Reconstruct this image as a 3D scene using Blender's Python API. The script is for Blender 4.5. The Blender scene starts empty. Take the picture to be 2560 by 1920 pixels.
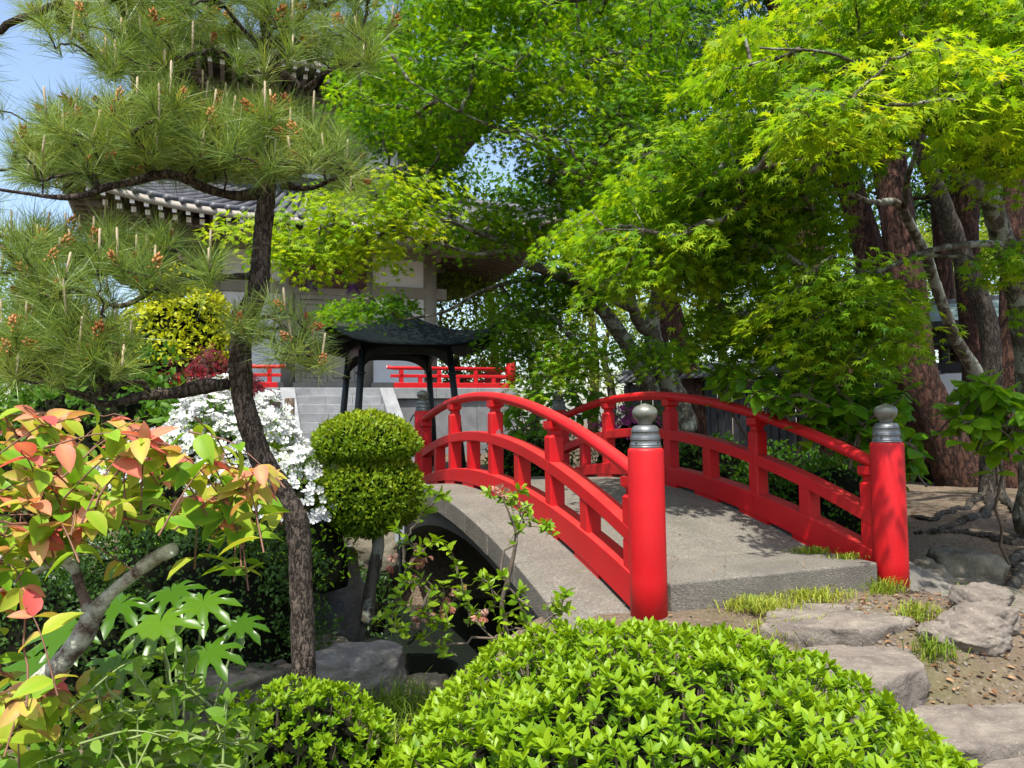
import bpy, bmesh, math, random
import numpy as np
from mathutils import Vector, Matrix

random.seed(5)
rng = np.random.default_rng(11)
R = math.radians
SC = bpy.context.scene

# ------------------------------------------------------------------ camera
FPX = 1923.0                                   # focal length in photo pixels (2560 wide)
PITCH = math.atan((1050 - 960) / FPX)
ROLL = R(0.8)
_f = np.array([0, math.cos(PITCH), math.sin(PITCH)])
_u0 = np.array([0, -math.sin(PITCH), math.cos(PITCH)])
_r0 = np.array([1.0, 0, 0])
CR = _r0 * math.cos(ROLL) - _u0 * math.sin(ROLL)
CU = _u0 * math.cos(ROLL) + _r0 * math.sin(ROLL)
CF = _f
CO = np.array([0, 0, 1.5])
cd = bpy.data.cameras.new('camera')
cam = bpy.data.objects.new('camera', cd)
SC.collection.objects.link(cam)
cd.sensor_fit = 'HORIZONTAL'
cd.sensor_width = 36
cd.lens = 36 * FPX / 2560
cd.clip_start = 0.05
cd.clip_end = 2000
mw = Matrix.Identity(4)
for i in range(3):
    mw[i][0] = CR[i]; mw[i][1] = CU[i]; mw[i][2] = -CF[i]; mw[i][3] = CO[i]
cam.matrix_world = mw
SC.camera = cam

# ------------------------------------------------------------------ light
SUN = np.array([-0.094, -0.462, 1.0]); SUN /= np.linalg.norm(SUN)
w = bpy.data.worlds.new('World'); SC.world = w; w.use_nodes = True
wn = w.node_tree.nodes; wl = w.node_tree.links
sky = wn.new('ShaderNodeTexSky'); sky.sky_type = 'NISHITA'; sky.sun_disc = False
sky.sun_elevation = math.asin(SUN[2]); sky.sun_rotation = math.atan2(SUN[0], SUN[1])
sky.air_density = 1.0; sky.dust_density = 2.0; sky.ozone_density = 0.5
wl.new(sky.outputs[0], wn['Background'].inputs[0])
wn['Background'].inputs[1].default_value = 0.15
sd = bpy.data.lights.new('sun', 'SUN'); sd.energy = 3.9; sd.angle = R(0.53); sd.color = (1.0, 0.96, 0.89)
so = bpy.data.objects.new('sun', sd); SC.collection.objects.link(so)
so.rotation_euler = Vector(-SUN).to_track_quat('-Z', 'Y').to_euler()
so.location = (-3, -8, 20)
vs = SC.view_settings
vs.view_transform = 'Standard'; vs.look = 'None'; vs.gamma = 1; vs.exposure = 1.0
vs.use_curve_mapping = False
SC.cycles.max_bounces = 7; SC.cycles.diffuse_bounces = 3; SC.cycles.glossy_bounces = 2; SC.cycles.transmission_bounces = 4; SC.cycles.transparent_max_bounces = 4

# ------------------------------------------------------------------ helpers
COL = SC.collection

def ray(px, py):
    return CF + CR * ((px - 1280) / FPX) + CU * ((960 - py) / FPX)

def U(px, py, Y):
    """photo pixel + distance along the ground -> point"""
    d = ray(px, py)
    return CO + d * (Y / d[1])

def UZ(px, py, Z):
    d = ray(px, py)
    return CO + d * ((Z - CO[2]) / d[2])

def nrm(v):
    v = np.asarray(v, float)
    return v / np.maximum(np.linalg.norm(v, axis=-1, keepdims=True), 1e-9)

def smooth(x, a, b):
    k = np.clip((np.asarray(x, float) - a) / (b - a), 0, 1)
    return k * k * (3 - 2 * k)

def empty(name, loc, label, cat, group=None, rotz=0.0):
    o = bpy.data.objects.new(name, None)
    o.empty_display_size = 0.1
    COL.objects.link(o)
    o.location = loc
    o.rotation_euler = (0, 0, rotz)
    o['label'] = label; o['category'] = cat
    if group: o['group'] = group
    return o

def link(name, me, parent=None, mat=None):
    if mat is not None and not me.materials:
        me.materials.append(mat)
    o = bpy.data.objects.new(name, me)
    COL.objects.link(o)
    if parent is not None: o.parent = parent
    return o

def mesh(name, V, F, mat=None, smooth_=False, tint=None, attrs=None):
    """V (n,3); F ndarray (m,k) or list of tuples"""
    me = bpy.data.meshes.new(name)
    V = np.asarray(V, np.float32)
    if isinstance(F, np.ndarray):
        m, k = F.shape
        me.vertices.add(len(V)); me.vertices.foreach_set('co', V.ravel())
        me.loops.add(m * k); me.loops.foreach_set('vertex_index', F.astype(np.int32).ravel())
        me.polygons.add(m); me.polygons.foreach_set('loop_start', (np.arange(m) * k).astype(np.int32))
        me.update(calc_edges=True)
    else:
        me.from_pydata(V.tolist(), [], [tuple(int(i) for i in f) for f in F]); me.update()
    if smooth_:
        me.polygons.foreach_set('use_smooth', np.ones(len(me.polygons), bool))
    if tint is not None:
        a = me.attributes.new('tint', 'FLOAT', 'POINT')
        a.data.foreach_set('value', np.asarray(tint, np.float32))
    if mat is not None: me.materials.append(mat)
    return me

class MB:
    """collects pieces of ONE mesh"""
    def __init__(s): s.V = []; s.F = []; s.n = 0
    def add(s, V, F):
        V = np.asarray(V, float).reshape(-1, 3)
        s.V.append(V)
        s.F += [tuple(int(i) + s.n for i in f) for f in F]
        s.n += len(V); return s
    def build(s, name, mat, parent=None, sm=False, off=None):
        V = np.concatenate(s.V)
        if off is not None: V = V - np.asarray(off)
        return link(name, mesh(name, V, s.F, mat, sm), parent)

def box(x0, x1, y0, y1, z0, z1):
    V = [(x0, y0, z0), (x1, y0, z0), (x1, y1, z0), (x0, y1, z0), (x0, y0, z1), (x1, y0, z1), (x1, y1, z1), (x0, y1, z1)]
    F = [(0, 3, 2, 1), (4, 5, 6, 7), (0, 1, 5, 4), (1, 2, 6, 5), (2, 3, 7, 6), (3, 0, 4, 7)]
    return np.array(V, float), F

def bevbox(name, x0, x1, y0, y1, z0, z1, mat, parent=None, b=0.008, seg=2):
    bm = bmesh.new()
    V, F = box(x0, x1, y0, y1, z0, z1)
    vs_ = [bm.verts.new(v) for v in V]
    for f in F: bm.faces.new([vs_[i] for i in f])
    bmesh.ops.bevel(bm, geom=bm.edges[:], offset=b, segments=seg, profile=0.5, affect='EDGES')
    me = bpy.data.meshes.new(name); bm.to_mesh(me); bm.free()
    me.materials.append(mat)
    return link(name, me, parent)

def bevel_mesh(me, b, seg=2, ang=0.6):
    bm = bmesh.new(); bm.from_mesh(me)
    es = [e for e in bm.edges if len(e.link_faces) == 2 and e.calc_face_angle() > ang]
    bmesh.ops.bevel(bm, geom=es, offset=b, segments=seg, profile=0.5, affect='EDGES')
    bm.to_mesh(me); bm.free()

def tube(P, rad, n=8, cap=True, wob=0.0, aspect=(1, 1)):
    P = np.asarray(P, float); m = len(P)
    rad = np.broadcast_to(np.asarray(rad, float), (m,))
    T = np.gradient(P, axis=0); T = nrm(T)
    up = np.array([0, 0, 1.0]) if abs(T[0][2]) < 0.9 else np.array([1.0, 0, 0])
    N = np.zeros_like(P); N[0] = nrm(np.cross(np.cross(T[0], up), T[0]))
    for i in range(1, m):
        v = N[i - 1] - T[i] * (N[i - 1] @ T[i]); N[i] = nrm(v)
    B = np.cross(T, N)
    a = np.arange(n) * 2 * math.pi / n
    rr = rad[:, None] * np.ones((1, n))
    if wob: rr = rr * (1 + wob * rng.normal(size=(m, n)))
    V = P[:, None, :] + N[:, None, :] * (rr * np.cos(a) * aspect[0])[..., None] + B[:, None, :] * (rr * np.sin(a) * aspect[1])[..., None]
    V = V.reshape(-1, 3)
    F = []
    for i in range(m - 1):
        for j in range(n):
            k = (j + 1) % n
            F.append((i * n + j, i * n + k, (i + 1) * n + k, (i + 1) * n + j))
    if cap:
        F.append(tuple(range(n))[::-1]); F.append(tuple(range((m - 1) * n, m * n)))
    return V, F

def lathe(prof, n=24, cx=0, cy=0):
    V = []; F = []
    for r, z in prof:
        for j in range(n):
            a = 2 * math.pi * j / n
            V.append((cx + r * math.cos(a), cy + r * math.sin(a), z))
    m = len(prof)
    for i in range(m - 1):
        for j in range(n):
            k = (j + 1) % n
            F.append((i * n + j, i * n + k, (i + 1) * n + k, (i + 1) * n + j))
    F.append(tuple(range(n))[::-1]); F.append(tuple(range((m - 1) * n, m * n)))
    return np.array(V), F

def smoothline(P, k=6):
    """Catmull-Rom through control rows (any columns)"""
    P = np.asarray(P, float); out = []
    Q = np.vstack([2 * P[0] - P[1], P, 2 * P[-1] - P[-2]])
    for i in range(1, len(Q) - 2):
        for t in np.linspace(0, 1, k, endpoint=False):
            a, b, c, d = Q[i - 1], Q[i], Q[i + 1], Q[i + 2]
            out.append(0.5 * ((2 * b) + (c - a) * t + (2 * a - 5 * b + 4 * c - d) * t ** 2 + (3 * b - a - 3 * c + d) * t ** 3))
    out.append(P[-1]); return np.array(out)

def vnoise(P, s, seed=0):
    """cheap smooth noise from sines"""
    P = np.asarray(P, float) * s
    r = np.random.default_rng(seed); o = np.zeros(P.shape[:-1])
    for k in range(5):
        d = r.normal(size=P.shape[-1]); d *= (0.7 + 0.5 * k) / np.linalg.norm(d)
        o += np.sin(P @ d * 2.3 + r.uniform(0, 6.3)) / (1 + 0.6 * k)
    return o / 2.5

# ------------------------------------------------------------------ materials
class NT:
    def __init__(s, name):
        s.m = bpy.data.materials.new(name); s.m.use_nodes = True
        s.t = s.m.node_tree; s.n = s.t.nodes; s.l = s.t.links
        s.b = s.n['Principled BSDF']; s.out = s.n['Material Output']
        s._c = None
    def coord(s, kind='Object'):
        if s._c is None: s._c = s.n.new('ShaderNodeTexCoord')
        return s._c.outputs[kind]
    def mapping(s, scale, kind='Object'):
        m = s.n.new('ShaderNodeMapping'); m.inputs['Scale'].default_value = scale
        s.l.new(s.coord(kind), m.inputs[0]); return m.outputs[0]
    def noise(s, scale, detail=4, rough=0.55, vec=None, dist=0.0):
        n = s.n.new('ShaderNodeTexNoise'); n.inputs['Scale'].default_value = scale
        n.inputs['Detail'].default_value = detail; n.inputs['Roughness'].default_value = rough
        n.inputs['Distortion'].default_value = dist
        s.l.new(vec if vec is not None else s.coord(), n.inputs['Vector']); return n.outputs['Fac']
    def voro(s, scale, vec=None, feat='F1', out='Distance'):
        n = s.n.new('ShaderNodeTexVoronoi'); n.inputs['Scale'].default_value = scale; n.feature = feat
        s.l.new(vec if vec is not None else s.coord(), n.inputs['Vector']); return n.outputs[out]
    def ramp(s, fac, stops):
        r = s.n.new('ShaderNodeValToRGB'); e = r.color_ramp.elements
        while len(e) < len(stops): e.new(0.5)
        for k, (p, c) in enumerate(stops):
            e[k].position = p; e[k].color = (*c, 1) if not np.isscalar(c) else (c, c, c, 1)
        s.l.new(fac, r.inputs[0]); return r.outputs[0]
    def mix(s, fac, a, b, mode='MIX'):
        m = s.n.new('ShaderNodeMix'); m.data_type = 'RGBA'; m.blend_type = mode
        for sock, v in ((m.inputs[0], fac), (m.inputs[6], a), (m.inputs[7], b)):
            if hasattr(v, 'is_linked'): s.l.new(v, sock)
            else: sock.default_value = v if np.isscalar(v) else (*v, 1)
        return m.outputs[2]
    def math(s, op, a, b=0.0, clamp=False):
        m = s.n.new('ShaderNodeMath'); m.operation = op; m.use_clamp = clamp
        for sock, v in ((m.inputs[0], a), (m.inputs[1], b)):
            if hasattr(v, 'is_linked'): s.l.new(v, sock)
            else: sock.default_value = v
        return m.outputs[0]
    def sep(s, vec):
        n = s.n.new('ShaderNodeSeparateXYZ'); s.l.new(vec, n.inputs[0]); return n.outputs
    def attr(s, name):
        n = s.n.new('ShaderNodeAttribute'); n.attribute_name = name; return n.outputs['Fac']
    def rnd(s):
        n = s.n.new('ShaderNodeObjectInfo'); return n.outputs['Random']
    def bump(s, h, strength=0.3, dist=0.01):
        b = s.n.new('ShaderNodeBump'); b.inputs['Strength'].default_value = strength; b.inputs['Distance'].default_value = dist
        s.l.new(h, b.inputs['Height']); s.l.new(b.outputs[0], s.b.inputs['Normal']); return b.outputs[0]
    def col(s, c):
        if hasattr(c, 'is_linked'): s.l.new(c, s.b.inputs['Base Color'])
        else: s.b.inputs['Base Color'].default_value = (*c, 1)
    def rough(s, v):
        if hasattr(v, 'is_linked'): s.l.new(v, s.b.inputs['Roughness'])
        else: s.b.inputs['Roughness'].default_value = v

def simple(name, c, rough=0.6, var=0.15, scale=6, bump=0.0, bscale=40, metal=0.0, spec=None):
    t = NT(name)
    f = t.noise(scale, 5)
    lo = tuple(x * (1 - var) for x in c); hi = tuple(min(1, x * (1 + var)) for x in c)
    t.col(t.ramp(f, [(0.3, lo), (0.7, hi)])); t.rough(rough)
    t.b.inputs['Metallic'].default_value = metal
    if spec is not None: t.b.inputs['Specular IOR Level'].default_value = spec
    if bump: t.bump(t.noise(bscale, 4), bump)
    return t.m

def leafmat(name, cols, trans=0.42, rough=0.42, spec=0.4, tcol=None, objrand=False, tboost=1.0):
    """cols: ramp stops over the 'tint' attribute"""
    t = NT(name)
    a = t.attr('tint')
    st = [(i / max(1, len(cols) - 1), c) for i, c in enumerate(cols)]
    c = t.ramp(a, st)
    t.col(c); t.rough(rough); t.b.inputs['Specular IOR Level'].default_value = spec * 0.5
    tr = t.n.new('ShaderNodeBsdfTranslucent')
    hs = t.n.new('ShaderNodeMix'); hs.data_type = 'RGBA'; hs.blend_type = 'MULTIPLY'; hs.inputs[0].default_value = 1.0
    t.l.new(c, hs.inputs[6]); tc = tcol or (1.5, 1.35, 0.45)
    hs.inputs[7].default_value = (tc[0] * tboost, tc[1] * tboost, tc[2] * tboost, 1)
    t.l.new(hs.outputs[2], tr.inputs[0])
    mx = t.n.new('ShaderNodeMixShader'); mx.inputs[0].default_value = trans
    t.l.new(t.b.outputs[0], mx.inputs[1]); t.l.new(tr.outputs[0], mx.inputs[2])
    t.l.new(mx.outputs[0], t.out.inputs[0])
    return t.m

def barkmat(name, dark, light, sc=(9, 9, 3), strength=0.9, dist=0.02, lichen=None, vs_=2.2, kind='Object'):
    t = NT(name)
    v = t.mapping(sc, kind)
    nn = t.noise(2.0, 6, 0.6, v)
    ds = t.n.new('ShaderNodeVectorMath'); ds.operation = 'ADD'
    nv = t.n.new('ShaderNodeTexNoise'); nv.inputs['Scale'].default_value = 1.3; t.l.new(v, nv.inputs['Vector'])
    sc_ = t.n.new('ShaderNodeVectorMath'); sc_.operation = 'SCALE'; sc_.inputs['Scale'].default_value = 2.2; nv.inputs['Detail'].default_value = 6; nv.inputs['Roughness'].default_value = 0.65
    t.l.new(nv.outputs['Color'], sc_.inputs[0]); t.l.new(v, ds.inputs[0]); t.l.new(sc_.outputs[0], ds.inputs[1])
    e = t.voro(vs_, ds.outputs[0], 'DISTANCE_TO_EDGE')
    cr = t.ramp(e, [(0.0, 0.0), (0.10, 0.55), (0.4, 1.0)])
    fine = t.noise(9.0, 8, 0.7, v)
    h = t.math('MULTIPLY', cr, t.math('ADD', t.math('MULTIPLY', nn, 0.75), t.math('MULTIPLY', fine, 0.45)))
    c = t.mix(t.ramp(h, [(0.08, 0.0), (0.62, 1.0)]), dark, light)
    c = t.mix(t.ramp(t.noise(0.5, 5, 0.6, v), [(0.4, 0.0), (0.7, 0.5)]), c, tuple(0.6 * a + 0.4 * b for a, b in zip(dark, light)))
    if lichen:
        lm = t.ramp(t.noise(9 if name.startswith('lichen') else 7, 6, 0.65), [(0.45 if name.startswith('lichen') else 0.52, 0.0), (0.56, 1.0)])
        c = t.mix(lm, c, lichen)
    t.col(c); t.rough(0.85); t.b.inputs['Specular IOR Level'].default_value = 0.2
    t.bump(h, strength, dist)
    return t.m

M = {}
# red lacquer paint, with faint dust and worn spots
def redpaint(name, patch=None):
    t = NT(name)
    f = t.noise(3.2, 6, 0.6)
    c = t.ramp(f, [(0.3, (0.45, 0.004, 0.008)), (0.7, (0.55, 0.007, 0.011))])
    # thin dirt runs and scuffs
    d = t.ramp(t.noise(1.0, 8, 0.7, t.mapping((26, 26, 5))), [(0.60, 0.0), (0.78, 0.45)])
    c = t.mix(d, c, (0.24, 0.02, 0.02))
    sp = t.ramp(t.noise(55, 2, 0.5), [(0.72, 0.0), (0.76, 0.5)])
    c = t.mix(sp, c, (0.33, 0.10, 0.08))
    fade = t.ramp(t.noise(0.9, 5, 0.65), [(0.42, 0.0), (0.66, 0.4)])
    c = t.mix(fade, c, (0.36, 0.016, 0.012))
    chip = t.ramp(t.noise(11, 7, 0.75), [(0.70, 0.0), (0.715, 0.8)])
    c = t.mix(chip, c, (0.22, 0.09, 0.075))
    gm = t.n.new('ShaderNodeNewGeometry'); nz = t.sep(gm.outputs['Normal'])[2]
    dust = t.math('MULTIPLY', t.ramp(nz, [(0.55, 0.0), (0.95, 0.45)]), t.noise(6, 6, 0.7))
    c = t.mix(dust, c, (0.33, 0.09, 0.07))
    if patch:
        # flaked paint: bare mauve-grey undercoat with a ragged edge, at one place of the object
        x, y, z = t.sep(t.coord())
        (cx, cy, cz), (rx, ry, rz) = patch
        q = None
        for s_, c0, r0 in ((x, cx, rx), (y, cy, ry), (z, cz, rz)):
            k = t.math('DIVIDE', t.math('SUBTRACT', s_, c0), r0); k = t.math('MULTIPLY', k, k)
            q = k if q is None else t.math('ADD', q, k)
        q = t.math('ADD', q, t.math('MULTIPLY', t.noise(30, 5, 0.6), 0.9))
        c = t.mix(t.ramp(q, [(0.70, 1.0), (0.76, 0.0)]), c, (0.24, 0.12, 0.13))
    t.col(c)
    t.rough(t.ramp(f, [(0.2, 0.42), (0.8, 0.58)]))
    t.b.inputs['Specular IOR Level'].default_value = 0.32
    t.bump(t.noise(18, 4), 0.06, 0.004)
    return t.m
M['red'] = redpaint('red_paint')
M['red_base'] = redpaint('red_paint_flaked_base', ((-0.03, -0.08, 0.10), (0.10, 0.12, 0.14)))
M['red_flaked'] = redpaint('red_paint_flaked', ((0.02, -0.06, 0.36), (0.06, 0.06, 0.10)))

def concrete():
    t = NT('exposed_aggregate_concrete')
    a = t.voro(130, None, 'F1', 'Color')
    g = t.n.new('ShaderNodeSeparateColor'); t.l.new(a, g.inputs[0])
    c = t.ramp(g.outputs[0], [(0.0, (0.075, 0.068, 0.058)), (0.5, (0.165, 0.15, 0.125)), (0.85, (0.245, 0.225, 0.185)), (1.0, (0.40, 0.37, 0.31))])
    big = t.noise(2.2, 6, 0.65)
    c = t.mix(0.55, c, (0.165, 0.15, 0.125))
    c = t.mix(t.ramp(big, [(0.38, 0.0), (0.68, 0.65)]), c, (0.095, 0.085, 0.070))
    crk = t.ramp(t.voro(1.1, None, 'DISTANCE_TO_EDGE'), [(0.0, 0.30), (0.005, 0.0)])
    c = t.mix(crk, c, (0.05, 0.045, 0.035))
    c = t.mix(t.ramp(t.noise(3.0, 7, 0.7), [(0.6, 0.0), (0.7, 0.3)]), c, (0.11, 0.115, 0.05))
    c = t.mix(t.ramp(t.noise(9, 4), [(0.62, 0.0), (0.75, 0.25)]), c, (0.36, 0.32, 0.22))
    t.col(c); t.rough(0.88); t.b.inputs['Specular IOR Level'].default_value = 0.25
    t.bump(t.math('ADD', t.voro(130), t.noise(30, 4)), 0.5, 0.006)
    return t.m
M['concrete'] = concrete()

def stone(name, c1, c2, c3, sc=(3, 3, 3), st=0.6, streak=(4, 4, 14)):
    t = NT(name)
    f = t.noise(1.6, 8, 0.62, t.mapping(sc), 0.6)
    c = t.ramp(f, [(0.28, c1), (0.5, c2), (0.75, c3)])
    s2 = t.noise(1.5, 6, 0.7, t.mapping(streak), 0.4)
    c = t.mix(t.ramp(s2, [(0.45, 0.0), (0.7, 0.5)]), c, tuple(x * 0.45 for x in c2))
    sp = t.noise(60, 3)
    c = t.mix(t.ramp(sp, [(0.6, 0.0), (0.7, 0.35)]), c, tuple(min(1, x * 1.5) for x in c3))
    t.col(c); t.rough(0.9); t.b.inputs['Specular IOR Level'].default_value = 0.2
    t.bump(t.math('ADD', f, t.math('MULTIPLY', t.noise(14, 8, 0.7), 0.5)), st, 0.05)
    return t.m
M['stepstone'] = stone('stepping_stone', (0.105, 0.088, 0.075), (0.20, 0.17, 0.14), (0.31, 0.27, 0.21), (3, 3, 3), 0.8, (2.5, 7, 14))
M['rock'] = stone('grey_rock', (0.07, 0.068, 0.06), (0.17, 0.16, 0.14), (0.30, 0.28, 0.23))
M['brownrock'] = stone('dark_brown_rock', (0.06, 0.06, 0.045), (0.14, 0.125, 0.09), (0.24, 0.21, 0.15))  # darker and browner than the grey rock
M['granite'] = stone('grey_granite', (0.19, 0.198, 0.202), (0.255, 0.263, 0.268), (0.32, 0.328, 0.332), (2, 2, 2), 0.12, (1, 1, 1))
M['darkgranite'] = stone('dark_granite', (0.14, 0.145, 0.15), (0.19, 0.195, 0.20), (0.24, 0.245, 0.25), (2, 2, 2), 0.12, (1, 1, 1))

M['bronze'] = simple('weathered_bronze_cap', (0.20, 0.20, 0.165), 0.42, 0.35, 14, 0.12, 60, metal=0.55)
M['bronze_sleeve'] = simple('grey_bronze_sleeve', (0.155, 0.165, 0.165), 0.42, 0.25, 18, 0.1, 60, metal=0.55)
M['ironroof'] = simple('black_bronze_roof', (0.0045, 0.0075, 0.0075), 0.8, 0.4, 5, 0.15, 30, metal=0.0, spec=0.08)
M['iron'] = simple('black_bronze', (0.016, 0.022, 0.024), 0.5, 0.3, 8, metal=0.2)
M['plaster'] = simple('white_plaster', (0.72, 0.73, 0.73), 0.85, 0.05, 1.5)
M['taupe'] = simple('taupe_painted_wood', (0.26, 0.235, 0.19), 0.6, 0.12, 3, 0.05)
M['taupe_dark'] = simple('brown_rafter_wood', (0.13, 0.105, 0.08), 0.7, 0.2, 4)
M['door'] = simple('beige_door_paint', (0.30, 0.275, 0.225), 0.6, 0.07, 2)
M['white'] = simple('white_paint', (0.78, 0.77, 0.72), 0.6, 0.05, 4)
M['tile'] = simple('grey_roof_tile', (0.085, 0.088, 0.097), 0.5, 0.3, 5, 0.1)
M['plaque'] = simple('dark_red_brown_plaque', (0.075, 0.02, 0.014), 0.5, 0.2, 6)
M['purple'] = simple('purple_cloth', (0.09, 0.03, 0.13), 0.8, 0.2, 20)
M['blackwood'] = simple('black_charred_wood', (0.016, 0.016, 0.018), 0.7, 0.4, 8, 0.1)
M['copper'] = simple('pale_green_copper_roof', (0.21, 0.28, 0.27), 0.5, 0.2, 5)
M['box'] = simple('pale_grey_metal', (0.30, 0.33, 0.36), 0.5, 0.1, 4)
M['post'] = barkmat('cut_log', (0.06, 0.045, 0.03), (0.22, 0.17, 0.12), (14, 14, 4))

M['bark_pine'] = barkmat('black_pine_bark', (0.018, 0.013, 0.010), (0.21, 0.16, 0.125), (16, 16, 5.5), 1.0, 0.02, None, 2.0)
M['bark_red'] = barkmat('red_pine_bark', (0.020, 0.011, 0.008), (0.115, 0.055, 0.036), (6, 6, 1.7), 1.0, 0.04, None, 1.7)
M['bark_maple'] = barkmat('maple_bark', (0.045, 0.038, 0.028), (0.15, 0.13, 0.095), (6, 6, 2), 0.5, 0.012, (0.23, 0.24, 0.19), 1.4)
M['bark_grey'] = barkmat('furrowed_grey_bark', (0.035, 0.030, 0.024), (0.17, 0.145, 0.11), (11, 11, 2.2), 1.0, 0.03, None, 1.8)
M['bark_lichen'] = barkmat('lichen_bark', (0.07, 0.045, 0.035), (0.22, 0.15, 0.12), (14, 14, 14), 0.6, 0.01, (0.52, 0.53, 0.43), 1.4)
M['twig'] = simple('brown_twig', (0.10, 0.075, 0.05), 0.8, 0.3, 20)
M['twig_dark'] = simple('dark_twig', (0.035, 0.028, 0.02), 0.85, 0.3, 20)
M['twig_red'] = simple('reddish_twig', (0.17, 0.075, 0.045), 0.7, 0.3, 20)
M['stem_green'] = simple('green_stem', (0.16, 0.22, 0.06), 0.6, 0.2, 20)

M['l_azalea'] = leafmat('azalea_leaf', [(0.035, 0.10, 0.006), (0.12, 0.245, 0.006), (0.26, 0.39, 0.012)], 0.36, 0.42, 0.5)
M['l_euonymus'] = leafmat('bronze_leaf', [(0.11, 0.26, 0.014), (0.24, 0.38, 0.025), (0.40, 0.42, 0.05), (0.58, 0.27, 0.14), (0.58, 0.11, 0.10)], 0.38, 0.45, 0.35, (1.35, 1.25, 0.7))
M['l_fatsia'] = leafmat('fatsia_leaf', [(0.020, 0.065, 0.003), (0.050, 0.125, 0.004), (0.105, 0.20, 0.006)], 0.20, 0.30, 0.6)
M['l_pea'] = leafmat('soft_green_leaf', [(0.045, 0.125, 0.008), (0.10, 0.21, 0.012), (0.22, 0.33, 0.05)], 0.34, 0.5, 0.3)
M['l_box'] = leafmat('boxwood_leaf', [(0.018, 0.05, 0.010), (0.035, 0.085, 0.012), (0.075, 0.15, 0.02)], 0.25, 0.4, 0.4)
M['l_topiary'] = leafmat('topiary_leaf', [(0.045, 0.11, 0.008), (0.14, 0.24, 0.010), (0.32, 0.38, 0.018)], 0.34, 0.4, 0.4)
M['l_gold'] = leafmat('golden_leaf', [(0.14, 0.22, 0.010), (0.34, 0.40, 0.012), (0.52, 0.50, 0.03)], 0.36, 0.42, 0.35)
M['l_maple'] = leafmat('maple_leaf_near', [(0.055, 0.16, 0.012), (0.15, 0.30, 0.016), (0.31, 0.43, 0.018), (0.48, 0.45, 0.03)], 0.52, 0.5, 0.22)
M['l_maple2'] = leafmat('maple_leaf_far', [(0.032, 0.12, 0.008), (0.10, 0.24, 0.010), (0.26, 0.40, 0.014), (0.42, 0.47, 0.02)], 0.52, 0.5, 0.2)
M['l_redmaple'] = leafmat('purple_maple_leaf', [(0.055, 0.008, 0.012), (0.13, 0.018, 0.025), (0.24, 0.04, 0.04)], 0.35, 0.5, 0.25, (1.4, 0.7, 0.6))
M['l_big'] = leafmat('broad_leaf', [(0.035, 0.12, 0.010), (0.09, 0.24, 0.014), (0.20, 0.38, 0.02)], 0.50, 0.38, 0.35)
M['l_green'] = leafmat('green_leaf', [(0.028, 0.085, 0.010), (0.075, 0.18, 0.014), (0.15, 0.27, 0.025)], 0.42, 0.45, 0.3)
M['l_far'] = leafmat('far_leaf', [(0.05, 0.11, 0.02), (0.16, 0.25, 0.035), (0.32, 0.38, 0.06)], 0.45, 0.55, 0.2)
M['l_conifer'] = leafmat('conifer_needles', [(0.015, 0.05, 0.014), (0.035, 0.09, 0.02), (0.07, 0.13, 0.025)], 0.25, 0.5, 0.25)
M['needle'] = leafmat('pine_needle', [(0.065, 0.13, 0.030), (0.17, 0.26, 0.055), (0.34, 0.41, 0.11)], 0.30, 0.36, 0.5)
M['grass'] = leafmat('grass_blade', [(0.05, 0.12, 0.016), (0.15, 0.24, 0.025), (0.36, 0.38, 0.06)], 0.35, 0.5, 0.3)
M['litter'] = leafmat('dry_leaf', [(0.06, 0.03, 0.015), (0.19, 0.10, 0.05), (0.34, 0.21, 0.11)], 0.15, 0.8, 0.1, (1, 1, 1))
M['flower'] = leafmat('white_petal', [(0.42, 0.50, 0.30), (0.62, 0.63, 0.62), (0.74, 0.74, 0.73)], 0.25, 0.6, 0.2, (1, 1, 1))
M['pink'] = leafmat('pink_petal', [(0.35, 0.03, 0.22), (0.55, 0.07, 0.36), (0.60, 0.14, 0.42)], 0.30, 0.6, 0.2, (1, 1, 1))
M['wilted'] = leafmat('wilted_petal', [(0.22, 0.08, 0.05), (0.42, 0.18, 0.12), (0.60, 0.36, 0.28)], 0.30, 0.7, 0.1, (1, 1, 1))
M['cone'] = leafmat('pollen_cone', [(0.17, 0.05, 0.018), (0.36, 0.13, 0.045), (0.50, 0.25, 0.10)], 0.1, 0.7, 0.2, (1, 1, 1))
M['candle'] = simple('pine_candle', (0.42, 0.34, 0.21), 0.8, 0.25, 60)
M['core'] = simple('shrub_inner_shade', (0.007, 0.008, 0.004), 0.95, 0.3, 12, spec=0.05)  # near-black colour standing in for the shade inside shrubs

def groundmat():
    t = NT('garden_soil')
    f = t.noise(1.1, 8, 0.65); g = t.noise(16, 6, 0.7)
    c = t.ramp(f, [(0.3, (0.10, 0.075, 0.052)), (0.55, (0.17, 0.13, 0.09)), (0.75, (0.22, 0.175, 0.12))])
    c = t.mix(t.ramp(g, [(0.4, 0.0), (0.65, 0.6)]), c, (0.085, 0.06, 0.042))
    mo = t.ramp(t.noise(0.8, 6, 0.6), [(0.56, 0.0), (0.66, 0.4)])
    c = t.mix(mo, c, (0.085, 0.10, 0.03))
    peb = t.voro(70, None, 'F1', 'Color'); sp = t.n.new('ShaderNodeSeparateColor'); t.l.new(peb, sp.inputs[0])
    c = t.mix(t.ramp(sp.outputs[1], [(0.9, 0.0), (0.97, 0.35)]), c, (0.26, 0.22, 0.17))
    t.col(c); t.rough(0.95); t.b.inputs['Specular IOR Level'].default_value = 0.12
    t.bump(t.math('ADD', g, t.voro(40)), 0.8, 0.02)
    return t.m
M['ground'] = groundmat()

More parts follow.
